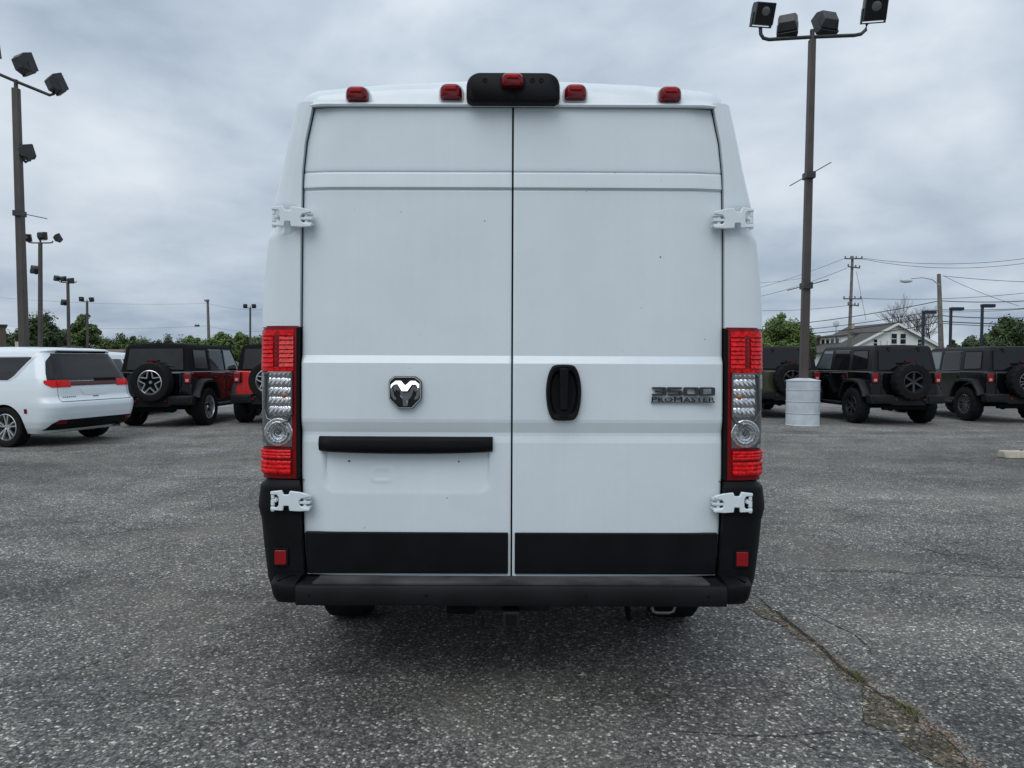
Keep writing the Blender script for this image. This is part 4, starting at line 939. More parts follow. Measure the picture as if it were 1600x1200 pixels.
    mm = MB(); mm.box(-.85, .85, 4.5, 4.68, .48, .68); mm.build('front_bumper', 'flare', t, bevel=.03)
    return t
GRP = 'four-door off-road vehicles parked in a row'
make_suv(-7.79, 15.04, R(-.4), 'black off-road vehicle with fabric soft top and silver five-spoke spare wheel', 'jblack', True, 'alu', 'star', 5, 0, GRP)
make_suv(-5.52, 15.76, R(.4), 'bright red off-road vehicle with black soft top', 'jred', True, 'alu', 'star', 5, 0, GRP)
make_suv(6.99, 17.55, R(0), 'olive green off-road vehicle behind the pale drum of the lamp post', 'jolive', False, 'blackrim', 'plain', 7, 1, GRP)
make_suv(8.98, 15.72, R(3), 'black hard top off-road vehicle with knobbly tyres standing next to the olive one', 'jblack', False, 'blackrim', 'plain', 6, 1, GRP)
make_suv(12.10, 16.45, R(0), 'black hard top off-road vehicle whose spare wheel has bright spokes', 'jblack', False, 'greyhouse', 'double', 7, 1, GRP)

# ================================================================== white people carriers
def make_minivan(X, Y, rz, label, group=None):
    t = on_slope(thing('minivan', (X, Y, 0), label, 'minivan', group, rz)); t.scale = (.965,) * 3
    zs = [.24, .34, .45, .58, .70, .78, .82, .88, 1.0, 1.1, 1.2, 1.3, 1.45, 1.58, 1.66, 1.70, 1.735, 1.76, 1.775]
    yr = [.30, .14, .06, .02, .0, .015, .06, .10, .11, .125, .155, .205, .29, .37, .41, .36, .42, .75, 1.2]
    yf = [5.0, 5.1, 5.15, 5.16, 5.14, 5.1, 5.07, 5.0, 4.8, 4.4, 4.15, 3.9, 3.5, 3.15, 2.9, 2.75, 2.6, 2.4, 2.1]
    w = [.88, .94, .975, .99, 1.0, 1.0, .998, .995, .985, .97, .95, .92, .865, .81, .77, .74, .69, .60, .40]
    rr = [.25, .28, .3, .3, .3, .3, .3, .3, .30, .30, .30, .30, .28, .25, .22, .20, .22, .25, .25]
    rf = [.5] * 12 + [.45, .4, .35, .3, .3, .25, .2]
    g = Ring(zs, yr, yf, w, rr, rf)
    b = g.body(70).build('body', 'carwhite', t, smooth=40)
    ra, fa = 1.05, 4.14; cut_arches(b, (ra, fa), .395, .36, 'under')
    m = MB(); m.box(-.7, .7, .5, 4.8, .22, .45); m.build('underfloor', 'under', t)
    for s in (-1, 1):
        for y in (ra, fa): add_wheel(t, s * .875, y, .355, .235, .235, 5, 'double', 'alu', s)
    # tailgate glass
    hl = lambda z: interp(z, [1.13, 1.2, 1.3, 1.5, 1.62], [.90, .90, .87, .78, .64])
    rg = g.patch(1.16, 1.645, lambda z: -hl(z), hl, .005, 14, 30).build('rear_window', 'glass', t, smooth=50)
    m = g.patch(1.15, 1.20, lambda z: .02, lambda z: .52, .02, 2, 8); m.build('wiper', 'seal', rg)
    # lamp band
    lb = g.patch(1.07, 1.15, lambda z: -interp(z, [1.035, 1.1, 1.165], [.80, .95, .97]), lambda z: interp(z, [1.035, 1.1, 1.165], [.80, .95, .97]), .009, 6, 50)  .build('lamp_band', 'lampband', t, smooth=50)
    for s in (-1, 1):
        g.patch(1.05, 1.175, lambda z: s * .52, lambda z: s * interp(z, [1.05, 1.11, 1.175], [.86, .945, .95]), .014, 6, 16).build('lamp_lobe', 'red', lb, smooth=50)
        g.patch(1.05, 1.17, lambda z: s * .765, lambda z: s * .775, .016, 2, 2).build('lamp_gap', 'seal', lb)
    g.patch(1.165, 1.18, lambda z: -.5, lambda z: .5, .012, 1, 16).build('lamp_trim', 'blackchrome', lb)
    # tailgate seams, plate recess, handle, bumper lower
    for s in (-1, 1): g.patch(.80, 1.04, lambda z: s * .775, lambda z: s * .783, .002, 6, 1, .004).build('tailgate_seam', 'greyhouse', t)
    g.patch(.795, .803, lambda z: -.78, lambda z: .78, .006, 1, 20, .004).build('tailgate_seam', 'seal', t)
    g.patch(.90, 1.02, lambda z: -interp(z, [.9, 1.02], [.24, .34]), lambda z: interp(z, [.9, 1.02], [.24, .34]), .006, 4, 10).build('plate_recess', 'carwhite', t)
    g.patch(.865, .88, lambda z: -.06, lambda z: .06, .012, 1, 4).build('tailgate_handle', 'greyhouse', t)
    for i in range(7): g.patch(.865, .885, (lambda z, i=i: -.70 + i * .04), (lambda z, i=i: -.675 + i * .04), .004, 1, 1, .003).build('badge_letter', 'greyhouse', t)
    lo = lambda z: interp(z, [.3, .43, .48], [.95, .88, .80])
    lb2 = g.patch(.30, .48, lambda z: -lo(z), lo, .008, 6, 24).build('lower_bumper', 'black_plastic', t, smooth=50)
    for s in (-1, 1): g.patch(.41, .46, lambda z: s * .66, lambda z: s * .84, .014, 2, 6).build('bumper_reflector', 'reddark', lb2)
    m = MB(); m.tube([(.55, .25, .30), (.55, .05, .29)], .035, 12); m.build('exhaust_pipe', 'chrome', t)
    g.patch(1.655, 1.69, lambda z: -.55, lambda z: .55, .012, 2, 16).build('spoiler_edge', 'seal', t)
    g.patch(1.66, 1.685, lambda z: -.12, lambda z: .12, .018, 2, 6).build('brake_lamp', 'reddark', t)
    for s in (-1, 1):
        def sw(z0, z1, ya, yb, nm, mat, off, nt=12):
            return g.patch(z0, z1, lambda z: s * g.side_t(z, ya(z)), lambda z: s * g.side_t(z, yb(z)), off, 10, nt)
        a = sw(1.16, 1.60, lambda z: interp(z, [1.16, 1.24, 1.6], [1.02, .86, .58]) - .05, lambda z: interp(z, [1.16, 1.6], [4.02, 3.08]), '', '', .003).build('window_trim', 'chrome', t, smooth=50)
        for (y0, y1, k) in ((None, 1.72, 0), (1.80, 2.72, 0), (2.80, None, 1)):
            fa_ = (lambda z: interp(z, [1.16, 1.24, 1.58], [1.04, .90, .62])) if y0 is None else (lambda z, y0=y0: y0)
            fb_ = (lambda z: interp(z, [1.18, 1.58], [3.92, 3.06])) if y1 is None else (lambda z, y1=y1: y1)
            sw(1.18, 1.58, fa_, fb_, '', '', .008).build('side_window', 'paleglass' if k else 'glass', a, smooth=50)
        for y in (1.78, 2.78): sw(.42, 1.15, lambda z: y - .004, lambda z: y + .004, '', '', .003, 1).build('door_seam', 'greyhouse', t)
        sw(.98, 1.01, lambda z: 2.55, lambda z: 2.75, '', '', .03, 4).build('door_handle', 'carwhite', t)
        sw(.60, .68, lambda z: .55, lambda z: .615, '', '', .006, 3).build('side_reflector', 'reddark', t)
        m = MB(); m.box(s * 1.06 - .1, s * 1.06 + .1, 3.72, 3.84, 1.12, 1.28); m.build('door_mirror', 'carwhite', t, bevel=.03)
    rows = []
    for i in range(9):
        z = 1.14 + i * .065; y_, yf_, w_, _, rf2 = g.prm(z); rows.append([((w_ - .26) * (2 * j / 10 - 1), yf_ + .006, z) for j in range(11)])
    m = MB(); m.grid(rows); m.build('windscreen', 'glass', t)
    return t
make_minivan(-7.33, 12.52, R(76), 'white minivan turned sideways with a full-width red lamp band', 'white family cars parked at the side')
make_minivan(-10.75, 16.3, R(0), 'white car mostly hidden between the sideways minivan and the black soft top', 'white family cars parked at the side')

# ================================================================== lamp posts
def flood(parent, c, yaw, tilt, size=.45):
    """wedge-backed floodlight; yaw 0 looks to the photographer (-y), tilt down in degrees"""
    T = Matrix.Translation(c) @ Matrix.Rotation(R(yaw), 4, 'Z') @ Matrix.Rotation(R(tilt), 4, 'X')
    s = size / 2; m = MB(); m.T = T
    f = [(-s, -.16, -s), (s, -.16, -s), (s, -.16, s), (-s, -.16, s)]; k = [(-s, .06, -s), (s, .06, -s), (s, .06, s), (-s, .06, s)]; bk = [(-s * .8, .20, -s * .5), (s * .8, .20, -s * .5), (s * .8, .20, s * .62), (-s * .8, .20, s * .62)]
    m.add(f + k + bk, [(0, 1, 2, 3), (0, 1, 5, 4), (1, 2, 6, 5), (2, 3, 7, 6), (3, 0, 4, 7), (4, 5, 9, 8), (5, 6, 10, 9), (6, 7, 11, 10), (7, 4, 8, 11), (8, 9, 10, 11)])
    o = m.build('floodlight', 'flood', parent, bevel=.012)
    m = MB(); m.T = T; m.box(-s * .9, s * .9, -.166, -.155, -s * .9, s * .9); m.build('lens', 'glass', o)
    m = MB(); m.T = T; m.lathe([(0, -.172), (s * .38, -.170), (s * .42, -.166)], 'y', 16, (0, 0, s * .2)); m.build('lamp_reflector', 'lens', o)
    m = MB(); m.T = T; m.box(-s * 1.08, -s * .98, -.06, .04, -s * 1.2, s * .1); m.box(s * .98, s * 1.08, -.06, .04, -s * 1.2, s * .1); m.box(-s * 1.08, s * 1.08, -.05, .03, -s * 1.22, -s * 1.12); m.build('bracket', 'flood', o)
    return o
def lamp_post(base, h, label, floods, arm=None, mid=None, rods=(), lean=(0, 0), rad=.085, group='floodlight posts of the car lot', rodc=1.0):
    t = thing('lamp_post', (base[0], base[1], gz(base[0]) if base[1] < 60 else -.25), label, 'lamp post', group); h -= t.location.z
    m = MB(); s = rad
    tx, ty = lean
    m.hexa([(-s, -s, 0), (s, -s, 0), (s, s, 0), (-s, s, 0)], [(tx - s * .8, ty - s * .8, h), (tx + s * .8, ty - s * .8, h), (tx + s * .8, ty + s * .8, h), (tx - s * .8, ty + s * .8, h)])
    m.build('pole', 'pole', t, bevel=.012)
    m = MB(); m.tube([(tx, ty, h - .05), (tx, ty, h + .22)], .05, 10); 
    if arm: m.tube([(tx + a, ty + b, h + c) for a, b, c in arm], .04, 10)
    m.build('cross_arm', 'flood', t)
    for (c, yaw, tilt, sz) in floods: flood(t, (tx + c[0], ty + c[1], h + c[2]), yaw, tilt, sz)
    for (c, yaw, tilt, sz, zz) in (mid or ()):
        k = zz / h; flood(t, (tx * k + c[0], ty * k + c[1], zz), yaw, tilt, sz)
        m = MB(); m.tube([(tx * k, ty * k, zz - .1), (tx * k + c[0] * .9, ty * k + c[1] * .9, zz - .28), (tx * k + c[0], ty * k + c[1], zz - .24)], .03, 8); m.build('side_bracket', 'flood', t)
    for (zz, x0, z0, x1, z1) in rods:
        k = zz / h; m = MB(); m.tube([(tx * k + x0, -.14, zz + z0), (tx * k + x1, -.12, zz + z1)], .012 * rodc, 6); m.box(tx * k - .1, tx * k + .1, -.145, .12, zz - .07, zz + .07); m.build('banner_rod', 'flood', t)
    return t
# right, in its drum
dp = P(1255, 590, 16.1); DB = (dp.x, 16.1)
rt = P(1269, 62, 16.1); h_r = rt.z; lean_r = rt.x - DB[0]
armR = [(-1.17, 0, .26), (-1.16, 0, .12), (-1.10, 0, .03), (-.98, 0, -.0), (0, 0, .06), (.95, 0, .10), (1.1, 0, .13), (1.2, 0, .22), (1.23, 0, .36)]
FR_ = [((-1.15, -.05, .54), 8, 22, .45), ((-.52, .1, .36), 155, 25, .42), ((.34, .1, .42), 195, 25, .44), ((1.36, -.05, .66), -10, 22, .48)]
def rod_px(xa, ya, xb, yb, xm, ym, Y, base_x, lean, h):
    a, b, c = P(xa, ya, Y), P(xb, yb, Y), P(xm, ym, Y); k = c.z / h; cx = base_x + lean * k
    return (c.z, a.x - cx, a.z - c.z, b.x - cx, b.z - c.z)
lamp_post(DB, h_r, 'tall brown lamp post with four floodlights rising from a pale drum', FR_, armR, None,
          [rod_px(1233, 291, 1298, 254, 1264, 273, 16.0, DB[0], lean_r, h_r), rod_px(1229, 454, 1294, 437, 1260, 446, 16.0, DB[0], lean_r, h_r)], (lean_r, 0))
# drum round its foot
dr = thing('drum_base', (DB[0], DB[1], 0), 'pale grey riveted steel drum round the foot of the lamp post', 'drum')
m = MB(); R0 = .362; pr = [(R0 + .012, 0)]
for zz in (.0, .27, .54, .81): pr += [(R0, zz + .012), (R0, zz + .255), (R0 - .006, zz + .262)] if zz < .8 else [(R0, zz + .012), (R0, 1.0), (R0 + .014, 1.005), (R0 + .014, 1.02)]
pr += [(.13, 1.07), (.10, 1.07)]
m.lathe(pr, 'z', 48); m.build('drum_shell', 'drum', dr, smooth=25)
for i in range(15):
    m = MB(); a = R(222); m.lathe([(0, .014), (.011, .010), (.014, 0)], 'z', 8)
    o = m.build('rivet', 'drum', dr); o.rotation_euler = (0, R(90), a); o.location = ((R0 - .003) * math.cos(a), (R0 - .003) * math.sin(a), .06 + i * .065)
m = MB(); m.lathe([(.373, .535), (.373, .545), (.357, .545), (.357, .535), (.373, .535)], 'z', 40); m.build('hoop', 'drum', dr)
m = MB(); m.lathe([(.373, .80), (.373, .81), (.357, .81), (.357, .80), (.373, .80)], 'z', 40); m.build('hoop', 'drum', dr)
m = MB(); m.lathe([(.373, .268), (.373, .276), (.357, .276), (.357, .268), (.373, .268)], 'z', 40); m.build('hoop', 'drum', dr)
# left posts
def post_px(px_top, py_top, px_b, Y, label, floods, arm, mid=None, rods=(), rad=.085):
    a = P(px_top, py_top, Y); b = P(px_b, 555, Y); s = (a.x - b.x) / (a.z - b.z); bx = b.x - s * b.z
    return lamp_post((bx, Y), a.z, label, floods, arm, mid, [rod_px(*r, Y, bx, a.x - bx, a.z) for r in rods], (a.x - bx, 0), rad)
arm4 = [(-1.0, -.3, .8), (-.98, -.3, .62), (-.9, -.28, .53), (0, 0, .18), (.72, .25, -.08), (.80, .28, -.04), (.84, .28, .14)]
post_px(25, 138, 38, 18.7, 'tall brown lamp post standing behind the sideways white minivan', [((-.50, -.3, .98), 10, 15, .5), ((.24, 0, .64), 150, -22, .46), ((.90, .25, .22), 140, -25, .43)], arm4,
        [((.13, .15, 0), 130, -15, .34, P(38, 229, 18.7).z)], [(39, 329, 78, 337, 34, 328)], .095)
arm3 = [(-.75, 0, .1), (-.70, 0, .02), (-.5, 0, -.02), (.5, 0, -.02), (.7, 0, 0), (.75, 0, .1)]
post_px(63, 379, 63, 42, 'brown lamp post with three floodlights seen beyond the minivan roof', [((-.75, 0, .30), 20, 20, .4), ((.12, 0, .40), 170, -5, .44), ((1.05, 0, .28), 130, -28, .44)], arm3, [((-.3, 0, 0), -120, -25, .42, P(57, 417, 42).z)], (), .105)
post_px(106, 441, 108, 62, 'slim lamp post with a cluster of three floodlights before the far trees', [((-.95, 0, .35), -120, -20, .42), ((-.4, 0, .3), 170, -10, .44), ((.25, 0, .15), 170, -5, .46)], arm3, [((-.35, 0, 0), -120, -25, .44, P(102, 468, 62).z)], (), .115)
post_px(136, 471, 137, 84, 'far lamp post with two floodlights in front of a leafy tree top', [((-.65, 0, .3), 20, 15, .5), ((.55, 0, .25), -20, 15, .5)], arm3, None, (), .12)
post_px(391, 481, 391, 93, 'far twin floodlight post above the red soft top', [((-.65, 0, .25), 20, 15, .5), ((.5, 0, .25), -20, 15, .5)], arm3, None, (), .12)
# dark shoebox posts across the road
for px, py, lab in ((1443, 487, 'dark post with a flat lamp head in front of the white gable house'), (1486, 482, 'dark flat-headed lamp post just beside the wooden street light pole'), (1535, 477, 'dark flat-headed lamp post standing alone before the open sky')):
    a = P(px, py, 57); t = thing('area_light', (a.x, 57, 0), lab, 'lamp post', 'dark flat-headed lot lamps')
    MB().box(-.085, .085, -.085, .085, 0, a.z).build('pole', 'bluepost', t, bevel=.01)
    MB().box(-.05, .95, -.22, .22, a.z - .16, a.z + .10).build('lamp_head', 'bluepost', t, bevel=.04)
    MB().box(.25, .9, -.17, .17, a.z - .18, a.z - .155).build('lens', 'lens', t)

# ================================================================== utility poles and wires
def upole(px, py, pxb, Y, label, arms, r=.16):
    a = P(px, py, Y); b = P(pxb, 560, Y); s = (a.x - b.x) / (a.z - b.z); bx = b.x - s * b.z
    t = thing('utility_pole', (bx, Y, 0), label, 'utility pole')
    m = MB(); m.tube([(0, 0, 0), ((a.x - bx) * .5, 0, a.z * .5), (a.x - bx, 0, a.z)], [r * 1.15, r, r * .75], 12); m.build('pole', 'wood', t)
    for (x0, x1, yy, dy) in arms:
        u, v = P(x0, yy + dy, Y), P(x1, yy - dy, Y); m = MB(); m.tube([(u.x - bx, -r - .06, u.z), (v.x - bx, -r - .06, v.z)], .075, 6); o = m.build('crossarm', 'wood', t)
        for k in (0.04, .35, .65, .96):
            q = u.lerp(v, k); m = MB(); m.lathe([(.05, .05), (.085, .10), (.05, .15), (.085, .20), (.03, .26)], 'z', 8, (q.x - bx, -r - .06, q.z)); m.build('insulator', 'greyhouse', o)
    return t, bx
up1, _ = upole(1332, 400, 1326, 71, 'tall wooden utility pole with stacked crossarms near the white house', [(1318, 1346, 404.5, 0), (1323, 1342, 418, -1.2), (1316, 1344, 467, 0), (1323, 1340, 477, -1)])
up2, bx2 = upole(1467, 428, 1471, 61, 'wooden pole carrying a curved street light arm over the car row', [], .2)
a = P(1467, 443, 61); q = [P(1466, 446, 61), P(1455, 437, 61), P(1440, 434, 61), P(1422, 435.5, 61)]
m = MB(); m.tube([(p.x - bx2, -.15, p.z) for p in q], .045, 8); m.build('lamp_arm', 'alu', up2)
c = P(1414, 439, 61); m = MB(); m.lathe([(0, -.55), (.14, -.42), (.20, -.05), (.15, .35), (.05, .55)], 'x', 14, (c.x - bx2, -.15, c.z)); m.build('lamp_head', 'drum', up2)
upole(324.5, 468, 327, 97, 'distant wooden utility pole rising behind the black soft top', [(321, 328, 471, 0)], .2)
def wire(p0, p1, Y0_, Y1_, sag=.3, r=.03, grp='overhead wires'):
    a, b = P(*p0, Y0_), P(*p1, Y1_); pts = []
    for i in range(17):
        k = i / 16; q = a.lerp(b, k); q.z -= sag * 4 * k * (1 - k); pts.append(tuple(q))
    m = MB(); m.tube(pts, r, 5); o = m.build('overhead_wire', 'wire')
    return o
WL = [((1140, 484), (1337, 476), 74, 71, .3, .02, 0), ((1346, 403), (1680, 391), 71, 66, .9, .022, 0), ((1346, 404.5), (1680, 397), 71, 66, 1.1, .022, 0), ((1319, 404), (1120, 465), 71, 95, .4, .018, 0), ((1323, 419), (1120, 474), 71, 95, .6, .022, 0),
      ((1120, 440), (1262, 433), 92, 80, .4, .016, 0), ((1343, 466), (1680, 448), 71, 66, .5, .022, 0),
      ((1120, 514), (1468, 470), 75, 61, .5, .035, 1), ((1468, 470), (1700, 461), 61, 58, .3, .035, 1), ((1120, 522), (1469, 484), 75, 61, .5, .03, 1), ((1469, 484), (1700, 474), 61, 58, .2, .03, 1),
      ((1120, 528), (1469, 493), 75, 61, .5, .04, 1), ((1469, 493), (1700, 490), 61, 58, .3, .04, 1), ((1330, 520), (1469, 502), 66, 61, .3, .04, 1), ((1469, 502), (1700, 503), 61, 58, .2, .045, 1), ((1469, 505), (1700, 508), 61, 58, .2, .03, 1),
      ((1469, 487), (1700, 470), 61, 58, .3, .02, 1), ((1473, 431), (1700, 441), 61, 58, .2, .022, 1), ((1476, 432), (1592, 478), 61, 60, .15, .018, 1), ((1338, 424), (1353, 500), 71, 71.5, .0, .018, 0)]
for p0, p1, ya, yb, sg, rr_, kk in WL:
    tag(wire(p0, p1, ya, yb, sg, rr_), ('thin overhead wire strung from the tall pole with stacked crossarms', 'dark overhead cable strung past the street light pole')[kk], 'wire', ('wires of the crossarm pole', 'cables at the street light pole')[kk])
for o in [q for q in COL.objects if q.name.startswith('overhead_wire')]:
    pass
_w = [q for q in COL.objects if q.name.startswith('overhead_wire')]
_w[18]['label'] = 'steep diagonal guy wire running down from the top of the street light pole'; _w[19]['label'] = 'thin wire hanging almost straight down beside the crossarm pole'; _w[17]['label'] = 'single thin wire leaving the very top of the street light pole'; _w[6]['label'] = 'thin wire running right from the lower crossarm over the bare tree'; _w[0]['label'] = 'thin wire reaching the lowest crossarm from behind the brown lamp post'
for p0, p1 in (((-60, 459), (325, 474)), ((-60, 504), (325, 509)), ((325, 509), (440, 513)), ((325, 474), (440, 480))):
    tag(wire(p0, p1, 97, 97, .6, .012), 'faint overhead wire crossing the sky by the distant wooden utility pole', 'wire', 'wires over the far trees')
tb = thing('cable_closure', tuple(P(308, 509, 97)), 'small dark cable closure hanging on the wire beside the distant utility pole', 'cable box')
m = MB(); m.tube([(-.35, 0, 0), (-.28, 0, 0), (.28, 0, 0), (.35, 0, 0)], [.05, .13, .13, .05], 10); m.build('casing', 'wire', tb); m = MB(); m.box(-.2, -.15, -.02, .02, .08, .30); m.box(.15, .2, -.02, .02, .08, .30); m.build('hanger', 'wire', tb)

# ================================================================== houses
def gable_house(X, Y, rz):
    t = thing('house', (X, Y, -.25), 'white gable house with grey shingle roof and a broad dormer', 'house', None, rz)
    W, D, ez, pz = 6.4, 11.0, 3.15, 6.45
    m = MB(); m.prism([(-W, 0), (W, 0), (W, ez), (0, pz - .12), (-W, ez)], 'y', 0, D); m.build('wall', 'siding', t)
    for s in (-1, 1):
        m = MB(); k = (pz - ez) / W
        m.hexa([(0, -.5, pz - .05), (s * (W + .6), -.5, ez - .6 * k - .05), (s * (W + .6), D + .4, ez - .6 * k - .05), (0, D + .4, pz - .05)], [(0, -.5, pz + .15), (s * (W + .6), -.5, ez - .6 * k + .15), (s * (W + .6), D + .4, ez - .6 * k + .15), (0, D + .4, pz + .15)])
        rf_ = m.build('roof_slope', 'shingle', t, smooth=0)
        m = MB(); m.hexa([(0, -.55, pz - .22), (s * (W + .62), -.55, ez - .62 * k - .22), (s * (W + .62), -.505, ez - .62 * k - .22), (0, -.505, pz - .22)], [(0, -.55, pz + .10), (s * (W + .62), -.55, ez - .62 * k + .10), (s * (W + .62), -.505, ez - .62 * k + .10), (0, -.505, pz + .10)]); m.build('barge_board', 'trim', rf_, smooth=0)
    def win(x0, x1, z0, z1):
        m = MB(); m.box(x0 - .1, x1 + .1, -.06, .02, z0 - .1, z1 + .1); f = m.build('window', 'trim', t, smooth=0)
        zm = (z0 + z1) / 2
        for a_, b_ in ((z0, zm - .04), (zm + .04, z1)): m = MB(); m.box(x0, x1, -.075, -.04, a_, b_); m.build('pane', 'glass', f, smooth=0)
    win(-.55, .1, 4.0, 5.2); win(.55, 1.2, 4.0, 5.2); win(-2.7, -2.3, 3.7, 4.5); win(2.7, 3.1, 3.7, 4.5); win(-4.8, -3.9, .9, 2.2); win(2.2, 3.1, .9, 2.2)
    m = MB(); m.box(-1.9, -1.8, -.08, 0, 2.4, 4.4); m.box(-1.1, -1.02, -.08, 0, 2.4, 4.4); m.build('downpipe', 'drum', t)
    # shed dormer on left slope
    x1_, x0_ = -1.3, -4.6
    m = MB(); m.prism([(x0_, 3.5), (x0_, 5.0), (x1_, 5.45), (x1_, 5.0)], 'y', 4.0, 10.2); dm = m.build('dormer', 'siding', t)
    m = MB(); m.prism([(x0_ - .35, 4.98), (x0_ - .35, 5.14), (x1_ + .3, 5.72), (x1_ + .3, 5.5)], 'y', 3.7, 10.5); m.build('dormer_roof', 'shingle', dm, smooth=0)
    for i in range(4):
        m = MB(); y = 4.7 + i * 1.25; m.box(x0_ - .04, x0_ + .1, y, y + .75, 3.75, 4.75); m.build('dormer_window', 'glass', dm)
    for i in range(1):
        m = MB(); m.box(2.2, 3.0, 5.2, 6.0, 4.2, 6.0); ch = m.build('chimney', 'brick', t); m = MB(); m.box(2.1, 3.1, 5.1, 6.1, 6.0, 6.15); m.build('chimney_cap', 'concrete', ch)
        m = MB(); m.box(-1.1, -.5, 8.6, 9.2, 5.5, 6.9); m.build('chimney', 'concrete', t)
    return t
pk = P(1400, 504, 85)
gable_house(pk.x, 85, R(2))
nb = P(1277, 540, 95); t = thing('house', (nb.x, 95, -.25), 'small brown-roofed house behind the white gable house', 'house', None, R(20))
m = MB(); m.box(-2.6, 2.6, 0, 8, 0, 3.3); m.build('wall', 'siding', t)
m = MB(); m.prism([(-3.1, 3.2), (3.1, 3.2), (0, 5.4)], 'y', -.4, 8.4); m.build('roof', 'brownwall', t, smooth=0)
m = MB(); m.box(.6, 1.6, -.08, .02, 2.0, 3.0); m.build('window', 'glass', t)
m = MB(); m.box(1.6, 2.2, 3, 3.6, 4.0, 5.7); m.build('chimney', 'brick', t)
# low building and dark block on the left
pb = P(-40, 541, 70); t = thing('low_building', (-41, 70, -.25), 'long low pinkish building behind the parked white cars', 'building')
m = MB(); m.box(-22, P(192, 541, 70).x + 41, 0, 9, 0, pb.z - .25); m.build('wall', 'pinkwall', t); m = MB(); m.box(-22.2, P(192, 541, 70).x + 41.2, -.25, 9.2, pb.z - .25, pb.z); m.build('parapet', 'pinkwall', t)
u = P(23, 530, 71); v = P(33, 530, 71); m = MB(); m.box(u.x + 41, v.x + 41, 1, 2, pb.z, u.z); m.build('roof_unit', 'beige', t, bevel=.03)
u = P(94, 537, 71); v = P(118, 537, 71); m = MB(); m.box(u.x + 41, v.x + 41, 1, 2.4, pb.z, u.z); m.build('car_roof_block', 'flood', t, bevel=.08)  # dark block standing in for the roof of a parked car
u = P(9, 506, 50); t = thing('brown_building', (u.x, 50, gz(-36)), 'tall dark brown building corner at the edge of the lot', 'building', None, R(37))
m = MB(); m.box(-10, 0, 0, 6, 0, u.z); m.build('wall', 'brownwall', t); m = MB(); m.box(-10.1, .1, -.1, 6.1, u.z, u.z + .12); m.build('roof', 'flood', t)
for i in range(3):
    m = MB(); m.box(-8.5 + i * 2.6, -7.3 + i * 2.6, -.05, .05, 1.2, 2.6); m.build('window', 'glass', t)
# satellite dish on the roof behind
sd2 = P(1307, 506, 90); t = thing('satellite_dish', (sd2.x, 90, sd2.z - .6), 'small grey satellite dish above the dormer of the white house', 'dish')
m = MB(); m.lathe([(.0, 0), (.25, .03), (.42, .10), (.40, .12), (0, .03)], 'y', 16, (0, 0, .6)); m.build('reflector_dish', 'drum', t); m = MB(); m.tube([(0, .1, -1.3), (0, .1, .55)], .03, 6); m.build('mast', 'flood', t)

# concrete wheel stop
g0 = G(1568, 716); t = thing('wheel_stop', (g0.x + .85, g0.y + .05, 0), 'pale concrete wheel stop lying on the asphalt', 'wheel stop')
m = MB(); m.prism([(-.10, 0), (.10, 0), (.07, .11), (-.07, .11)], 'x', -.85, .85); m.build('concrete_bar', 'concrete', t, bevel=.015); 
for x in (-.55, .55): m = MB(); m.lathe([(.02, .10), (.02, .118), (0, .12)], 'z', 10, (x, 0, 0)); m.build('anchor_pin', 'steel', t)

# ================================================================== trees
def tree(px, py_top, Y, wpx, label, mat, seed, trunk=.35, group=None, base=None, n=2600, leaf=.34):
    rnd = random.Random(seed); tp = P(px, py_top, Y); h = tp.z + .25; rx = wpx / 2 * Y / FPX; n = int(n * 3); leaf *= .8; rr_ = [rnd.uniform(.75, 1.25) for _ in range(12)]
    t = thing('tree', (tp.x, Y, -.25), label, 'tree', group)
    m = MB(); m.tube([(0, 0, 0), (.05, 0, h * .3), (.0, .05, h * .75)], [h * .035, h * .026, h * .008], 8)
    for k in range(9):
        a = rnd.uniform(0, 6.28); z0 = h * rnd.uniform(.2, .55); l = rx * rnd.uniform(.45, .85)
        m.tube([(0, 0, z0), (l * .5 * math.cos(a), l * .5 * math.sin(a), z0 + l * .45), (l * math.cos(a), l * math.sin(a), z0 + l * .75)], [h * .012, h * .008, h * .003], 5)
    m.build('trunk', 'bark', t)
    cz0 = h * trunk; cl = []
    for k in range(70):
        for _ in range(60):
            u = Vector((rnd.uniform(-1, 1), rnd.uniform(-1, 1), rnd.uniform(-1, 1)))
            if .35 < u.length < 1: break
        wid = (1 - .25 * max(0, u.z)) * rr_[int((math.atan2(u.y, u.x) + math.pi) * 1.9) % 12]; zc = (cz0 + h) / 2 + u.z * (h - cz0) / 2 * .86 * min(1.1, rr_[int((u.x + 1) * 5.9) % 12])
        cl.append((u.x * rx * .86 * wid, u.y * rx * .86 * wid, zc, rx * rnd.uniform(.12, .34)))
    v = []; f = []
    for k in range(n):
        c = cl[k % len(cl)]; d = Vector((rnd.gauss(0, 1), rnd.gauss(0, 1), rnd.gauss(0, .8))); d = d.normalized() * c[3] * rnd.uniform(.3, 1.15)
        p = Vector(c[:3]) + d; s = leaf * rnd.uniform(.45, 1.0)
        nrm = (d.normalized() + Vector((rnd.uniform(-.8, .8), rnd.uniform(-.8, .8), rnd.uniform(-.2, .9)))).normalized(); a = nrm.orthogonal().normalized(); b = nrm.cross(a)
        q = rnd.uniform(0, 6.28); a, b = a * math.cos(q) + b * math.sin(q), b * math.cos(q) - a * math.sin(q)
        o = len(v); v += [tuple(p - a * s), tuple(p + b * s * .5), tuple(p + a * s), tuple(p - b * s * .5)]; f.append((o, o + 1, o + 2, o + 3))
    me = bpy.data.meshes.new('crown'); me.from_pydata(v, [], f); me.materials.append(M[mat]); o = bpy.data.objects.new('crown', me); COL.objects.link(o); o.parent = t
    return t
TL = 'leafy trees along the far left horizon'
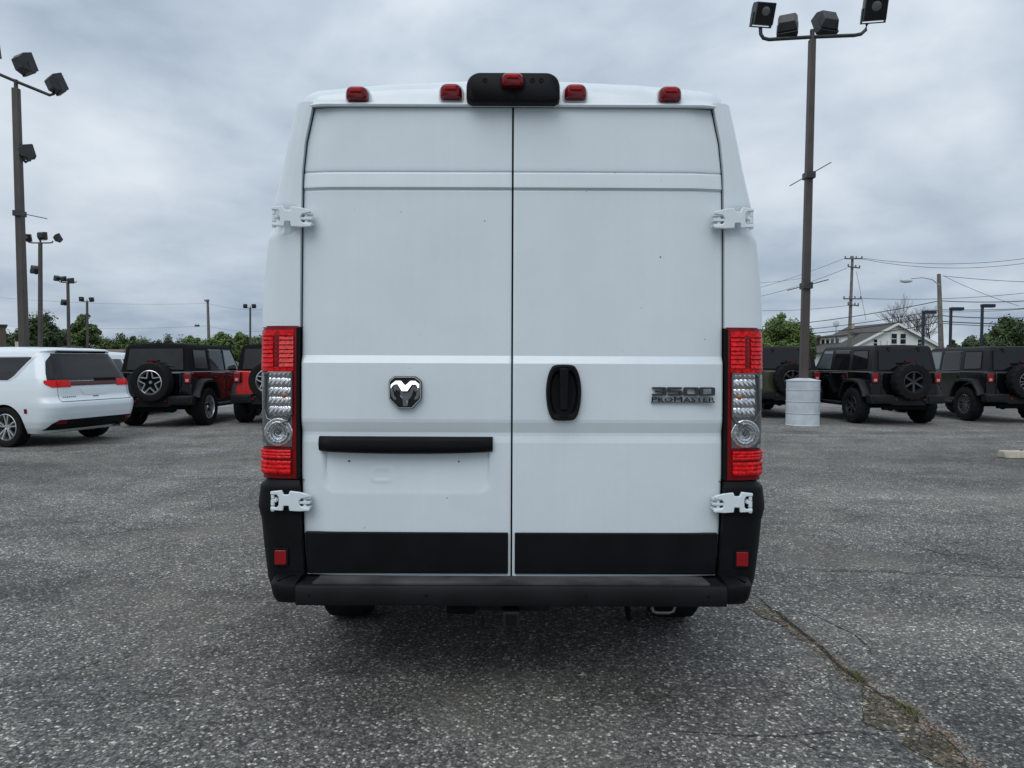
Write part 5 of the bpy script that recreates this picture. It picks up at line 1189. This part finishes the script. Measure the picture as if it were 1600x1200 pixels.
tree(20, 517, 100, 90, 'rounded dark tree above the brown building corner', 'leafB', 1, .15, TL)
tree(66, 493, 96, 80, 'broad dark green tree behind the three-floodlight post', 'leafB', 2, .12, TL, n=3600)
tree(103, 503, 104, 64, 'dark tree joining the broad tree behind the slim lamp post', 'leafB', 3, .12, TL)
tree(128, 487, 92, 46, 'tall loose-crowned tree behind the far twin lamp post', 'leafA', 4, .3, TL, n=2000, leaf=.36)
tree(166, 524, 118, 60, 'low green tree beyond the rear of the sideways minivan', 'leafA', 5, .1, TL)
tree(196, 517, 110, 46, 'bushy green tree beside the top left corner of the soft top', 'leafA', 6, .1, TL)
tree(228, 527, 150, 60, 'far low tree over the black soft top', 'leafA', 7, .1, TL)
tree(262, 526, 140, 50, 'hazy far tree above the middle of the black soft top', 'leafB', 8, .1, TL)
tree(296, 522, 130, 56, 'light green tree left of the distant utility pole', 'leafC', 9, .1, TL)
tree(342, 513, 96, 56, 'bright green tree right behind the distant utility pole', 'leafC', 10, .1, TL, n=3200)
tree(378, 517, 100, 40, 'bright green tree between utility pole and red vehicle', 'leafC', 11, .1, TL)
tree(410, 522, 110, 60, 'green tree rising above the red vehicle', 'leafA', 12, .1, TL)
TR = 'leafy trees on the far right side'
tree(1222, 487, 62, 86, 'fresh green tree between the van and the brown lamp post', 'leafC', 21, .18, TR, n=6000, leaf=.21)
tree(1180, 497, 66, 60, 'green tree mostly hidden by the white van', 'leafA', 26, .18, TR)
tree(1258, 513, 72, 36, 'smaller green tree right behind the brown lamp post', 'leafA', 22, .15, TR)
tree(1585, 492, 58, 90, 'big dark green tree at the end of the black vehicle row', 'leafB', 23, .12, TR, n=6000, leaf=.21)
tree(1550, 514, 74, 50, 'mid green tree beside the big dark tree', 'leafA', 24, .1, TR)
tree(1516, 526, 90, 50, 'low far tree between the two dark flat-headed posts', 'leafB', 25, .1, TR)
tree(1490, 530, 80, 26, 'small dark shrub-like tree beside the right eave of the white house', 'leafB', 27, .1, TR)
def bare_tree(px, py, Y, label, seed):
    rnd = random.Random(seed); tp = P(px, py, Y); h = tp.z + .25; t = thing('bare_tree', (tp.x, Y, -.25), label, 'tree'); m = MB()
    def br(p, d, l, r, dep):
        e = p + d * l; mid = p.lerp(e, .5) + Vector((rnd.uniform(-1, 1), rnd.uniform(-1, 1), 0)) * l * .06
        m.tube([p, mid, e], [r, r * .85, r * .65], 5, False)
        if dep == 0: return
        for k in range(rnd.choice((2, 3, 3))):
            a = Vector((rnd.uniform(-1, 1), rnd.uniform(-1, 1), rnd.uniform(-.1, .5))); br(e if k < 2 else mid, (d + a * .62).normalized(), l * rnd.uniform(.62, .85), r * .6, dep - 1)
    br(Vector((0, 0, 0)), Vector((0, 0, 1)), h * .27, h * .02, 7); m.build('branches', 'bark', t); return t
bare_tree(1420, 462, 98, 'leafless grey tree rising behind the roof of the white house', 31)
bare_tree(1452, 464, 100, 'leafless grey tree behind the curved street light pole', 33)
